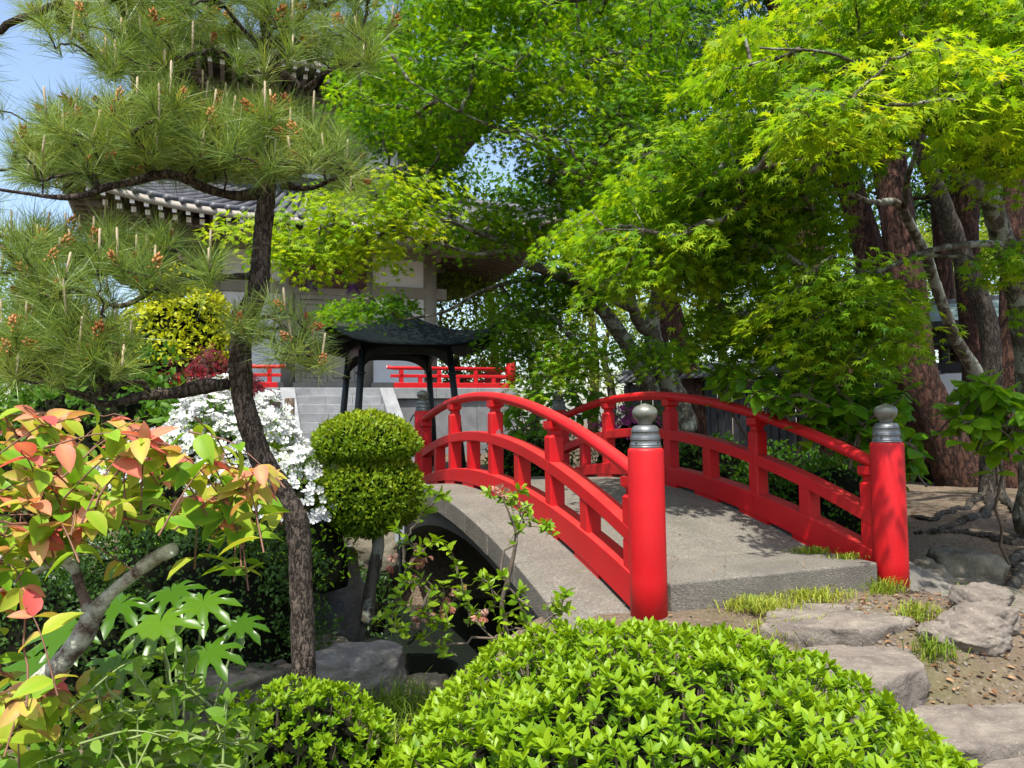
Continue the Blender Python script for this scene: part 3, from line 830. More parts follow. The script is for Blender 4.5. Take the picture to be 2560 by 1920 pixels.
    # hip rolls with end ornaments
    for su in (-1, 1):
        for (va, vi) in ((v0, inner_t[1]), (v1, inner_t[2])):
            rr = np.linspace(0.03, 1, 9)
            x = su * (hu * (1 - rr) + inner_t[0] * rr); y = va * (1 - rr) + vi * rr
            z = (ze + rise_c) * (1 - rr) ** 1.5 + (1 - (1 - rr) ** 1.5) * ze + 0.30 + (ztop - ze) * rr ** 1.25
            V, F_ = tube(np.stack([x, y, z], -1), 0.15, 8); link('hip_roll', mesh('hip_roll', V, F_, M['tile'], True), temple)
            c = np.array([x[0], y[0], z[0]])
            mb = MB(); V, F_ = lathe([(0.04, -0.12), (0.22, -0.10), (0.25, 0.05), (0.16, 0.22), (0.05, 0.36)], 12); mb.add(V + c, F_)
            mb.build('ridge_end_tile', M['tile'], temple, True)
            # bell hanging from the corner
            V, F_ = lathe([(0.01, 0.0), (0.06, -0.04), (0.075, -0.16), (0.095, -0.22)], 12)
            link('wind_bell', mesh('wind_bell', V + np.array([su * (hu - 0.1), va + (0.1 if va == v0 else -0.1), ze + rise_c - 0.08]), F_, M['iron'], True), temple)
EZ = 5.95 - TZ
roof(5.65, -2.75, 9.3, EZ, 0.62, 2.95, -0.2, 6.8, EZ + 0.62, 3.4, EZ + 1.9, True)
# upper storey
UZ0 = EZ + 1.75
tb('upper_wall', -2.2, 2.2, 0.75, 5.9, UZ0, UZ0 + 2.7, 'plaster', 0.01)
for u in (-2.2, -0.75, 0.75, 2.2):
    V, F_ = lathe([(0.15, UZ0), (0.15, UZ0 + 2.7)], 16, u, 0.75); link('column', mesh('column', V, F_, M['taupe'], True), temple)
for z in (UZ0 + 0.6, UZ0 + 1.5, UZ0 + 2.3):
    tb('tie_beam', -2.5, 2.5, 0.62, 0.74, z, z + 0.24, 'taupe')
roof(4.7, -1.75, 8.3, UZ0 + 2.35, 0.6, 2.3, 0.7, 5.9, UZ0 + 2.9, 4.6, UZ0 + 5.0, True)

# red low railing on the podium
def podium_rail(u0, u1, v, label):
    """front run u0..u1 at v, open end first"""
    lo = min(u0, u1); hi = max(u0, u1); L = hi - lo
    root_xy = TO + PX * (0.5 * (lo + hi)) + AX * v
    r = empty('veranda_railing', (root_xy[0], root_xy[1], TZ + PTOP), label, 'railing', 'low red railings on the temple podium', ROTZ)
    c = 0.5 * (lo + hi)
    sg = 1 if u1 > u0 else -1
    e0, e1 = (u0 - c), (u1 - c)
    def rb(name, xa, xb, z0, z1, w_=0.05):
        a, b_ = sorted((xa, xb)); return bevbox(name, a, b_, -w_, w_, z0, z1, M['red'], r, 0.008, 1)
    rb('bottom_rail', e0, e1, 0.0, 0.13, 0.07); rb('middle_rail', e0 - sg * 0.08, e1, 0.26, 0.335, 0.045)
    V, F_ = tube([(e0 - sg * 0.17, 0, 0.51), (e0, 0, 0.49), (e1, 0, 0.49)], 0.045, 10); link('top_rail', mesh('top_rail', V, F_, M['red'], True), r)
    n = max(2, int(round(L / 1.0)))
    for i in range(n + 1):
        x = e0 + (e1 - e0) * (0.06 + 0.94 * i / n)
        if i < n: bevbox('baluster', x - 0.05, x + 0.05, -0.045, 0.045, 0.125, 0.445, M['red'], r, 0.006, 1)
        if i < n:
            xm = x + (e1 - e0) * 0.47 / n
            bevbox('strut', xm - 0.05, xm + 0.05, -0.04, 0.04, 0.125, 0.262, M['red'], r, 0.005, 1)
    # end faces painted white at the open end
    V, F_ = lathe([(0.046, 0), (0.02, 0.004)], 10); V = V[:, [2, 0, 1]] * np.array([-sg, 1, 1]) + np.array([e0 - sg * 0.171, 0, 0.51])
    link('rail_end', mesh('rail_end', V, F_, M['white'], True), r)
    # corner post with cap, and the run going back
    V, F_ = lathe([(0.12, 0), (0.12, 0.62), (0.10, 0.66)], 20, e1, 0.0); link('corner_post', mesh('corner_post', V, F_, M['red'], True), r)
    V, F_ = lathe([(0.10, 0.66), (0.10, 0.78), (0.06, 0.82), (0.05, 0.85), (0.085, 0.90), (0.08, 0.96), (0.01, 1.02)], 20, e1, 0.0); link('onion_finial', mesh('onion_finial', V, F_, M['iron'], True), r)
    for nm, z0, z1, w_ in (('bottom_rail', 0.0, 0.13, 0.07), ('middle_rail', 0.26, 0.335, 0.045), ('top_rail', 0.45, 0.53, 0.04)):
        bevbox(nm, e1 - w_, e1 + w_, 0.14, 6.5, z0 - 0.002, z1 - 0.002, M['red'], r, 0.008, 1)
    for i in range(6):
        bevbox('baluster', e1 - 0.045, e1 + 0.045, 0.9 + i, 1.0 + i, 0.12, 0.46, M['red'], r, 0.006, 1)
podium_rail(1.36, PU - 0.14, PV + 0.12, 'low red railing on the podium right of the stairs')
podium_rail(-1.36, -PU + 0.14, PV + 0.12, 'low red railing on the podium behind the purple maple')

# ------------------------------------------------------------------ black bronze incense canopy
CZ = 0.68
cc = np.array([-1.95, 13.1])
can = empty('incense_canopy', (cc[0], cc[1], CZ), 'black bronze canopy with curled roof corners on four slim legs', 'canopy', rotz=ROTZ)
hw = 1.36; ez = 2.70 - CZ; pk = 3.36 - CZ
qs = np.linspace(-1, 1, 21); rs = np.linspace(0, 1, 11)
for sd_ in range(4):
    a = sd_ * math.pi / 2; ca, sa = math.cos(a), math.sin(a)
    V = []
    for r in rs:
        w_ = hw * (1 - 0.90 * r)
        x = qs * w_; y = np.full_like(qs, -w_)
        z = ez + 0.30 * np.abs(qs) ** 4 * (1 - r) ** 2 + (pk - ez) * (0.55 * r + 0.45 * r ** 2.2)
        V.append(np.stack([x * ca - y * sa, x * sa + y * ca, z], -1))
    V = np.array(V).reshape(-1, 3); nq = len(qs)
    idx_ = np.arange(len(rs) * nq).reshape(-1, nq)
    F_ = np.stack([idx_[:-1, :-1], idx_[:-1, 1:], idx_[1:, 1:], idx_[1:, :-1]], -1).reshape(-1, 4)
    o = link('roof_panel', mesh('roof_panel', V, F_, M['ironroof'], True), can)
    md = o.modifiers.new('t', 'SOLIDIFY'); md.thickness = 0.04; md.offset = -1
    # inner ceiling and frieze with scalloped brackets
    mb = MB(); wi = 0.74
    n = 25; xs = np.linspace(-wi, wi, n); lo = ez - 0.10 - 0.28 * (np.abs(xs) / wi) ** 4
    Vf = np.concatenate([np.stack([xs, np.full(n, -wi), lo], -1), np.stack([xs, np.full(n, -wi), np.full(n, ez + 0.12)], -1)])
    Vf = np.stack([Vf[:, 0] * ca - Vf[:, 1] * sa, Vf[:, 0] * sa + Vf[:, 1] * ca, Vf[:, 2]], -1)
    Ff = np.stack([np.arange(n - 1), np.arange(1, n), n + np.arange(1, n), n + np.arange(n - 1)], -1)
    o = link('frieze', mesh('frieze', Vf, Ff, M['iron']), can)
    md = o.modifiers.new('t', 'SOLIDIFY'); md.thickness = 0.03
    # scroll
    th = np.linspace(0, 1.55 * math.pi, 22); rad = 0.10 * (1 - 0.11 * th)
    px_ = hw + 0.02 + np.concatenate([[-.16, -.08], rad * np.sin(th)]) ; 
    pz_ = ez + 0.32 + np.concatenate([[-0.05, -0.015], 0.10 - rad * np.cos(th)])
    px_ = hw - 0.02 + (px_ - hw)
    c45, s45 = math.cos(a - math.pi / 4), math.sin(a - math.pi / 4)
    dgl = (px_ - hw) + hw * math.sqrt(2)
    V, F_ = tube(np.stack([dgl * c45, dgl * s45, pz_], -1), np.linspace(0.05, 0.022, len(dgl)), 8)
    link('corner_scroll', mesh('corner_scroll', V, F_, M['ironroof'], True), can)
    # leg, splayed a little
    lx, ly = 0.80, 0.80
    p0 = np.array([0.88 * math.sqrt(2) * c45, 0.88 * math.sqrt(2) * s45, 0.0]); p1 = np.array([0.72 * math.sqrt(2) * c45, 0.72 * math.sqrt(2) * s45, ez - 0.05])
    V, F_ = tube([p0, p0 * 0.5 + p1 * 0.5, p1], [0.062, 0.058, 0.055], 14); leg = link('leg', mesh('leg', V, F_, M['iron'], True), can)
    V, F_ = lathe([(0.075, 0), (0.085, 0.02), (0.075, 0.04)], 14); link('leg_collar', mesh('leg_collar', V + p0 + (p1 - p0) * 0.80, F_, M['iron'], True), leg)
V, F_ = box(-0.72, 0.72, -0.72, 0.72, ez + 0.10, ez + 0.13); link('ceiling', mesh('ceiling', V, F_, M['iron']), can)
V, F_ = lathe([(0.14, pk - 0.03), (0.15, pk + 0.02), (0.07, pk + 0.05), (0.06, pk + 0.08), (0.12, pk + 0.13), (0.125, pk + 0.19), (0.07, pk + 0.25), (0.01, pk + 0.30)], 20)
link('finial', mesh('finial', V, F_, M['ironroof'], True), can)

# ------------------------------------------------------------------ stones
def blob_stone(name, c, size, label, mat, group=None, flat=0.5, seed=0, rot=0.0, cat='stone', rough=0.10, sq=3.0):
    bm = bmesh.new(); bmesh.ops.create_icosphere(bm, subdivisions=5, radius=1.0)
    V = np.array([v.co[:] for v in bm.verts])
    # squarish, flat-topped boulder with chipped faces
    k = (np.abs(V) ** sq).sum(1) ** (1 / sq); V = V / k[:, None]
    r = np.random.default_rng(seed)
    for _ in range(7):
        d = nrm(r.normal(size=3)); lim = r.uniform(0.72, 0.95); q = V @ d; over = np.maximum(0, q - lim); V -= d[None] * over[:, None] * 0.85
    top = np.minimum(V[:, 2], flat) ; V[:, 2] = np.where(V[:, 2] > flat, flat + (V[:, 2] - flat) * 0.12, V[:, 2])
    V = V * (1 + rough * vnoise(V, 2.2, seed)[:, None] + 0.05 * vnoise(V * [1, 1, 2.2], 6.0, seed + 9)[:, None] + 0.028 * vnoise(V * [1, 1, 2], 15.0, seed + 19)[:, None] + 0.014 * vnoise(V, 34.0, seed + 29)[:, None])
    ca, sa = math.cos(rot), math.sin(rot)
    V = V * np.array(size); V = np.stack([V[:, 0] * ca - V[:, 1] * sa, V[:, 0] * sa + V[:, 1] * ca, V[:, 2]], -1)
    for v, co in zip(bm.verts, V): v.co = co
    me = bpy.data.meshes.new(name); bm.to_mesh(me); bm.free()
    me.polygons.foreach_set('use_smooth', np.ones(len(me.polygons), bool)); me.materials.append(mat)
    o = link(name, me); o.location = c; o['label'] = label; o['category'] = cat
    if group: o['group'] = group
    return o
def slab_stone(name, c, outline, th, label, mat, grp, seed):
    """angular flat-topped slab: outline (local x,y) straight-edged, split sides"""
    r = np.random.default_rng(seed); O_ = np.array(outline, float); n = 0; ring = []
    for i in range(len(O_)):
        a, b = O_[i], O_[(i + 1) % len(O_)]
        for k in np.linspace(0, 1, 9, endpoint=False): ring.append(a * (1 - k) + b * k)
    ring = np.array(ring); m = len(ring); ring = ring + 0.010 * np.stack([vnoise(ring, 14, seed), vnoise(ring, 14, seed + 1)], -1)
    lv = [(-1.0, 0.94), (-0.8, 1.0), (-0.55, 0.985), (-0.33, 1.01), (-0.15, 1.0), (-0.05, 0.99), (0.0, 0.965), (0.015, 0.92)] + [(0.02, q) for q in (0.8, 0.65, 0.5, 0.35, 0.2, 0.08)]
    V = []
    for z, k in lv:
        P = ring * k; zz = np.full(m, z * th)
        q = np.c_[P, zz]
        if z < -0.02: P = P * (1 + 0.05 * vnoise(q * [1, 1, 3.0], 11, seed + 2) + 0.03 * vnoise(q * [1, 1, 5.0], 26, seed + 3))[:, None]
        else: zz = zz + 0.010 * vnoise(np.c_[P * [1, 2.2], zz], 7, seed + 4) + 0.005 * vnoise(np.c_[P * [1, 2.5], zz], 24, seed + 5)
        V.append(np.c_[P, zz])
    V = np.concatenate(V); L_ = len(lv); F_ = []
    for i in range(L_ - 1):
        for j in range(m):
            k = (j + 1) % m; F_.append((i * m + j, i * m + k, (i + 1) * m + k, (i + 1) * m + j))
    F_.append(tuple(range(m))[::-1]); F_.append(tuple(range((L_ - 1) * m, L_ * m)))
    me = mesh(name, V, F_, mat, True); fixn(me)
    o = link(name, me); o.location = c; o['label'] = label; o['category'] = 'stone'; o['group'] = grp
def slab_px(pts, z, th, label, seed, grp, mat='stepstone', name='stepping_stone'):
    W = np.array([UZ(a, b, z) for a, b in pts]); c = W.mean(0); slab_stone(name, tuple(c), (W - c)[:, :2], th, label, M[mat], grp, seed)
SG = 'stepping stones leading to the bridge'
slab_px([(1900, 1560), (1915, 1525), (2010, 1508), (2160, 1512), (2262, 1530), (2285, 1548), (2180, 1568), (2020, 1572)], 0.43, 0.17, 'flat oblong stepping stone nearest the bridge step', 1, SG)
slab_px([(1960, 1690), (2000, 1618), (2110, 1602), (2268, 1606), (2318, 1668), (2230, 1700), (2130, 1745)], 0.335, 0.24, 'thick stepping stone second from the bridge, beside the azalea hedge', 2, SG)
slab_px([(2170, 1810), (2220, 1745), (2340, 1722), (2480, 1728), (2620, 1780), (2640, 1850), (2420, 1866), (2250, 1855)], 0.17, 0.20, 'large pale stepping stone third from the bridge', 3, SG)
slab_px([(2440, 1930), (2480, 1890), (2620, 1880), (2700, 1930), (2560, 2000)], 0.11, 0.16, 'stepping stone at the bottom right corner, fourth from the bridge', 4, SG)
W = [UZ(2262, 1420, 0.50), UZ(2330, 1420, 0.42), UZ(2438, 1500, 0.33), UZ(2400, 1560, 0.30), UZ(2330, 1605, 0.28), UZ(2270, 1540, 0.33)]
W = np.array(W); Vw = np.concatenate([W, W - [0, 0, 0.25]]); k = len(W)
me = mesh('wing_slab', (Vw - [L0[0], L0[1], BZ]), [tuple(range(k)), tuple(range(2 * k - 1, k - 1, -1))] + [(i, k + i, k + (i + 1) % k, (i + 1) % k) for i in range(k)], M['concrete']); fixn(me); bevel_mesh(me, 0.015, 2)
o = link('wing_slab', me, bridge); o.matrix_basis = Matrix.Rotation(-ROTZ, 4, 'Z')
EG = 'rounded edging stones right of the path'
for i, (px, py, z, sx, sy, sz, lb) in enumerate([
        (2450, 1610, 0.20, 0.16, 0.13, 0.12, 'rounded edging stone against the end of the concrete ledge'),
        (2462, 1668, 0.14, 0.17, 0.11, 0.11, 'rounded edging stone second from the ledge, pale topped'),
        (2440, 1712, 0.08, 0.17, 0.11, 0.11, 'rounded edging stone beside the third stepping stone'),
        (2350, 1722, 0.08, 0.10, 0.07, 0.07, 'small stone wedged between the stepping stones and edging'),
        (2550, 1580, 0.13, 0.20, 0.14, 0.12, 'grey stone cut by the right edge of the picture')]):
    p = UZ(px, py, z + sz * 0.5); z = float(ground(p[0], p[1])) + sz * 0.35
    blob_stone('edging_stone', (p[0], p[1], z), (sx, sy, sz), lb, M['stepstone'], EG, 0.8, 20 + i, rng.uniform(-.3, .3))
def gstone(px, py, Yd, size, lb, mat='rock', seed=0, name='rock', flat=0.7, grp=None, dz=0.25):
    p = U(px, py, Yd); z = float(ground(p[0], p[1]))
    blob_stone(name, (p[0], p[1], z + size[2] * dz), size, lb, M[mat], grp, flat, seed, rng.uniform(0, 3), 'rock', 0.12)
gstone(2395, 1400, 6.0, (0.32, 0.26, 0.30), 'upright rounded boulder on the shaded ground right of the post', 'brownrock', 31, 'boulder')
gstone(2310, 1390, 5.6, (0.26, 0.22, 0.26), 'dark boulder behind the right bridge post', 'brownrock', 32, 'boulder')
gstone(2460, 1490, 5.3, (0.34, 0.22, 0.12), 'low dark flat rock right of the concrete ledge', 'brownrock', 33)
p = U(900, 1610, 4.2); blob_stone('rock', (p[0], p[1], 0.17), (0.24, 0.19, 0.17), 'pale square rock under the clipped mushroom shrub', M['rock'], None, 0.6, 34, 0.2, 'rock', 0.1, 4)
p = U(985, 1830, 2.9); blob_stone('rock', (p[0], p[1], 0.10), (0.22, 0.18, 0.08), 'flat tan rock left of the azalea hedge', M['stepstone'], None, 0.6, 35, 0.2, 'rock')
p = U(820, 1360, 5.2); blob_stone('rock', (p[0] - 0.2, p[1] + 0.5, 0.25), (0.36, 0.34, 0.45), 'dark jagged rock left of the mushroom shrub trunk', M['rock'], None, 0.7, 36, 0.2, 'rock', 0.15)
p = U(600, 1640, 4.2); blob_stone('rock', (p[0], p[1], 0.05), (0.3, 0.25, 0.2), 'dark rock left of the pine trunk', M['brownrock'], None, 0.7, 37, 0.6, 'rock', 0.15)
p = U(780, 1560, 4.6); blob_stone('rock', (p[0], p[1], 0.08), (0.26, 0.22, 0.18), 'shaded rock right of the pine trunk', M['brownrock'], None, 0.7, 38, 0.6, 'rock', 0.15)
# retaining rocks of the stream bank under the bridge's near end
for i, (s, t, z, sz) in enumerate([(-0.75, 0.25, 0.0, 0.24), (-1.25, 0.45, -0.1, 0.26), (-1.6, 3.9, 0.15, 0.45), (-0.85, 4.5, 0.15, 0.5), (2.7, 0.9, 0.05, 0.25), (2.6, 4.2, 0.25, 0.3)]):  # the two largest, on the far bank, are enlarged to darken it
    p = localpt(s, t, z)
    blob_stone('bank_rock', tuple(p), (sz, sz * 0.8, sz * 0.8), ['dark bank rock below the left bridge ledge', 'bank rock left of the bridge arch', 'rock on the far bank behind the mushroom shrub', 'rock beside the far left bridge post', 'rock below the right bridge ledge', 'rock on the far bank right of the bridge'][i], M['brownrock'], 'rocks lining the stream', 0.8, 50 + i, i, 'rock', 0.14)
# ------------------------------------------------------------------ foliage tools
def leaf_ovate(w=0.42, fold=0.12, curl=0.18, n=3, pt=1.0):
    """unit-length leaf along +y, normal +z; returns V, tris, per-vertex tint offset"""
    ys = np.linspace(0, 1, n + 2)
    V = []; F_ = []
    for y in ys: V.append((0, y, -curl * y * y))
    mid = list(range(n + 2))
    def wid(y): return w * 0.5 * (math.sin(math.pi * y ** (0.75 * pt)) ** 0.8 if 0 < y < 1 else 0)
    L = []; Rr = []
    for y in ys[1:-1]:
        x = wid(y)
        L.append(len(V)); V.append((-x, y, -curl * y * y + fold * x * 2))
        Rr.append(len(V)); V.append((x, y, -curl * y * y + fold * x * 2))
    for S, flip in ((L, False), (Rr, True)):
        prev = mid[0]
        tri = [(mid[0], mid[1], S[0])]
        for i in range(n - 1):
            tri += [(S[i], mid[i + 1], mid[i + 2]), (S[i], mid[i + 2], S[i + 1])]
        tri.append((S[-1], mid[n], mid[n + 1]))
        F_ += [t[::-1] if not flip else t for t in tri]
    V = np.array(V, float)
    return V, np.array(F_), np.concatenate([np.zeros(n + 2), np.full(2 * n, 0.06)])

def leaf_maple(lobes=7, notch=0.34, thin=1.0, droop=0.18):
    if lobes == 7: A = [0, 33, 70, 118]; Ln = [1, 0.93, 0.72, 0.40]
    else: A = [0, 42, 95]; Ln = [1, 0.85, 0.5]
    pts = []
    ang = [-a for a in A[::-1]] + A[1:]; ln = Ln[::-1] + Ln[1:]
    for i, (a, l) in enumerate(zip(ang, ln)):
        pts.append((a, l))
        if i < len(ang) - 1: pts.append(((a + ang[i + 1]) / 2, notch * min(1, (l + ln[i + 1]) / 1.6) * thin))
    V = [(0, 0, 0)]; 
    for a, l in pts: V.append((l * math.sin(R(a)), l * math.cos(R(a)), -droop * l * l))
    V = np.array(V); n = len(pts)
    F_ = np.array([(0, i + 1, i) for i in range(1, n)])
    return V, F_, np.where(np.arange(len(V)) % 2 == 1, 0.03, 0.0)

def leaf_fatsia():
    A = [0, 38, 78, 118, 155]; Ln = [1, 0.98, 0.9, 0.75, 0.55]
    ang = [-a for a in A[::-1]] + A[1:]; ln = Ln[::-1] + Ln[1:]
    V = [(0, 0, 0)]; F_ = []
    prev = None
    for i, (a, l) in enumerate(zip(ang, ln)):
        if i == 0: V.append((0.2 * math.sin(R(a - 20)), 0.2 * math.cos(R(a - 20)), 0.0)); prev = len(V) - 1
        # shoulder, tip, shoulder
        st = len(V)
        for da, q, z in ((-11, 0.55, 0.04), (-10, 0.78, 0.0), (0, 1.0, -0.16), (10, 0.78, 0.0), (11, 0.55, 0.04), (0, 0.6, -0.01)):
            V.append((l * q * math.sin(R(a + da)), l * q * math.cos(R(a + da)), z - 0.06 * l * q))
        nx_a = (a + ang[i + 1]) / 2 if i < len(ang) - 1 else a + 20
        V.append((0.42 * l * math.sin(R(nx_a)), 0.42 * l * math.cos(R(nx_a)), 0.03)); nt_ = len(V) - 1
        c = st + 5
        F_ += [(0, c, prev), (prev, c, st), (st, c, st + 1), (st + 1, c, st + 2), (st + 2, c, st + 3), (st + 3, c, st + 4), (st + 4, c, nt_), (nt_, c, 0)]
        prev = nt_
    V = np.array(V)
    return V, np.array(F_)[:, ::-1], np.zeros(len(V))

def petal_flower(cup=0.35, np_=5, w=0.30):
    V = [(0, 0, 0)]; F_ = []
    for i in range(np_):
        a = 2 * math.pi * i / np_
        def P(r, da, z): return (r * math.sin(a + da), r * math.cos(a + da), z)
        s0 = len(V)
        V += [P(0.42, -0.50, cup * 0.30), P(0.86, -0.46, cup * 1.0), P(1.0, 0.0, cup * 0.75), P(0.84, 0.44, cup * 0.85), P(0.42, 0.50, cup * 0.36), P(0.6, 0, cup * 0.22)]
        c = s0 + 5
        F_ += [(0, s0, c), (s0, s0 + 1, c), (s0 + 1, s0 + 2, c), (s0 + 2, s0 + 3, c), (s0 + 3, s0 + 4, c), (s0 + 4, 0, c)]
    V = np.array(V); TD_ = np.zeros(len(V)); TD_[0] = -0.8; return V, np.array(F_), TD_

def frames(tip, normal):
    """(n,3,3) rotations with columns side, tip, normal"""
    t = nrm(tip); n = nrm(normal); s = nrm(np.cross(t, n)); n2 = np.cross(s, t)
    return np.stack([s, t, n2], -1)

def in_frame(P, sz):
    v = P - CO; z = v @ CF
    x = 1280 + FPX * (v @ CR) / np.maximum(z, 0.01); y = 960 - FPX * (v @ CU) / np.maximum(z, 0.01)
    ok = (z > 0.2) & (x > 0) & (x < 2560) & (y > 0) & (y < 1920)
    return np.where(ok, FPX * sz / np.maximum(z, 0.2), 0)

def put_leaves(parent, piece, rest, templ, P, Rm, size, tint, mat, n_ind=300, minpx=10.0, front=None, sm=True):
    """the n_ind largest in view become parts of their own; the rest one 'stuff' part"""
    TV, TF, TD = templ
    P = np.asarray(P, float); n = len(P)
    off = np.array(parent.location[:])
    size = np.broadcast_to(np.asarray(size, float), (n,)); tint = np.clip(np.broadcast_to(np.asarray(tint, float), (n,)), 0, 1)
    score = in_frame(P, size)
    if front is not None: score = score * front
    score = np.where(score >= minpx * 0.6, score, 0)
    order = np.argsort(-score); ind = order[:n_ind]; ind = ind[score[ind] > 0]
    keep = np.ones(n, bool); keep[ind] = False
    if len(ind):
        lv = np.linspace(0.0, 1.0, 9); ms = []
        for q in lv: ms.append(mesh(piece, TV, TF, mat, sm, np.clip(q + TD, 0, 1)))
        for i in ind:
            o = link(piece, ms[int(round(tint[i] * 8))], parent)
            m4 = Matrix.Identity(4)
            A = Rm[i] * size[i]; p = P[i] - off
            for r_ in range(3):
                for c_ in range(3): m4[r_][c_] = A[r_][c_]
                m4[r_][3] = p[r_]
            o.matrix_basis = m4
    k = np.nonzero(keep)[0]
    if len(k):
        V = np.einsum('nij,vj->nvi', Rm[k] * size[k][:, None, None], TV) + (P[k] - off)[:, None, :]
        nv = len(TV)
        Fx = (TF[None] + (np.arange(len(k)) * nv)[:, None, None]).reshape(-1, TF.shape[1])
        tt = np.clip(tint[k][:, None] + TD[None], 0, 1).ravel()
        o = link(rest, mesh(rest, V.reshape(-1, 3), Fx, mat, sm, tt), parent)
        o['kind'] = 'stuff'

def polysample(poly, n):
    poly = np.array(poly, float); lo = poly.min(0); hi = poly.max(0); out = []
    while len(out) < n:
        p = rng.uniform(lo, hi); c = False; j = len(poly) - 1
        for i in range(len(poly)):
            if (poly[i][1] > p[1]) != (poly[j][1] > p[1]) and p[0] < (poly[j][0] - poly[i][0]) * (p[1] - poly[i][1]) / (poly[j][1] - poly[i][1]) + poly[i][0]: c = not c
            j = i
        if c: out.append(p)
    return np.array(out)

def pxline(rows, k=6, wpx=True):
    """rows (px,py,depth,width) -> smooth world line and radii; width in photo pixels"""
    r = smoothline(rows, k)
    P = np.array([U(a, b, c) for a, b, c, _ in r]); rad = r[:, 3] * r[:, 2] / FPX / 2
    return P, rad

class Skeleton:
    """main limbs drawn by hand, sprays joined to the nearest limb"""
    def __init__(s): s.P = []; s.par = []; s.main = []; s.rad = []
    def limb(s, P, rad):
        b = len(s.P)
        for i, (p, r) in enumerate(zip(P, rad)): s.P.append(np.array(p)); s.par.append(-1); s.main.append(True); s.rad.append(r)
    def connect(s, C, pull=0.35):
        C = np.asarray(C); base = np.array(s.P)
        d = np.array([np.min(np.linalg.norm(base - c, axis=1)) for c in C]); order = np.argsort(d)
        ids = {}
        for i in order:
            A = np.array(s.P); dd = np.linalg.norm(A - C[i], axis=1)
            dd = dd + 0.6 * np.maximum(0, A[:, 2] - C[i][2])        # limbs rise to their sprays
            j = int(np.argmin(dd)); s.P.append(C[i].copy()); s.par.append(j); s.main.append(False); s.rad.append(0); ids[i] = len(s.P) - 1
        cnt = np.ones(len(s.P))
        for k in range(len(s.P) - 1, -1, -1):
            if s.par[k] >= 0 and not s.main[k]: cnt[s.par[k]] += cnt[k]
        s.cnt = cnt; s.ids = ids
        return np.array([nrm(C[i] - s.P[s.par[ids[i]]]) for i in range(len(C))])
    def branches(s, mb, k=0.0045, wig=0.06, n=5, rmax=0.03):
        for i in range(len(s.P)):
            if s.main[i]: continue
            a = s.P[s.par[i]]; b = s.P[i]; L = np.linalg.norm(b - a)
            if L < 1e-4: continue
            r1 = min(rmax, k * math.sqrt(s.cnt[i])); r0 = min(rmax, k * math.sqrt(s.cnt[i]) * 1.25)
            t = np.linspace(0, 1, 6)[:, None]
            m_ = a * (1 - t) + b * t + np.array([0, 0, 1.0]) * (0.07 * L * np.sin(math.pi * t)) * rng.uniform(-0.5, 1.2)
            m_ = m_ + (rng.normal(size=(6, 3)) * wig * L * 0.5) * np.sin(math.pi * t)
            mb.add(*tube(m_, np.linspace(r0, r1, 6), n, cap=False))

def sprays(C, D, rad, nleaf, leafsize, droop=0.35, thick=0.05, tilt=0.35):
    """flat drooping leaf layers; returns P,tip,normal"""
    Ps = []; Tp = []; Nn = []; Id = []
    for i, (c, d) in enumerate(zip(C, D)):
        h = nrm(np.array([d[0], d[1], 0.0]) + rng.normal(size=3) * [0.25, 0.25, 0]); r = rad * rng.uniform(0.75, 1.25); n = int(nleaf * rng.uniform(0.75, 1.25))
        side = np.array([-h[1], h[0], 0])
        a = np.sqrt(rng.uniform(0, 1, n)); th = rng.uniform(0, 2 * math.pi, n)
        x = a * np.cos(th) * r; y = a * np.sin(th) * r * 1.25 + 0.15 * r
        z = -droop * (x * x + y * y) / r + 0.12 * y * rng.normal() + rng.normal(0, thick, n)
        Ps.append(c + x[:, None] * side + y[:, None] * h + z[:, None] * np.array([0, 0, 1.0]))
        tp = (x[:, None] * side * 0.7 + y[:, None] * h * 0.7) / r + h * 0.5 + np.array([0, 0, -0.45]) + rng.normal(size=(n, 3)) * 0.35
        nn = np.array([0, 0, 1.0]) + rng.normal(size=(n, 3)) * tilt + h * 0.25
        Tp.append(tp); Nn.append(nn); Id.append(np.full(n, i))
    return np.concatenate(Ps), np.concatenate(Tp), np.concatenate(Nn), np.concatenate(Id)

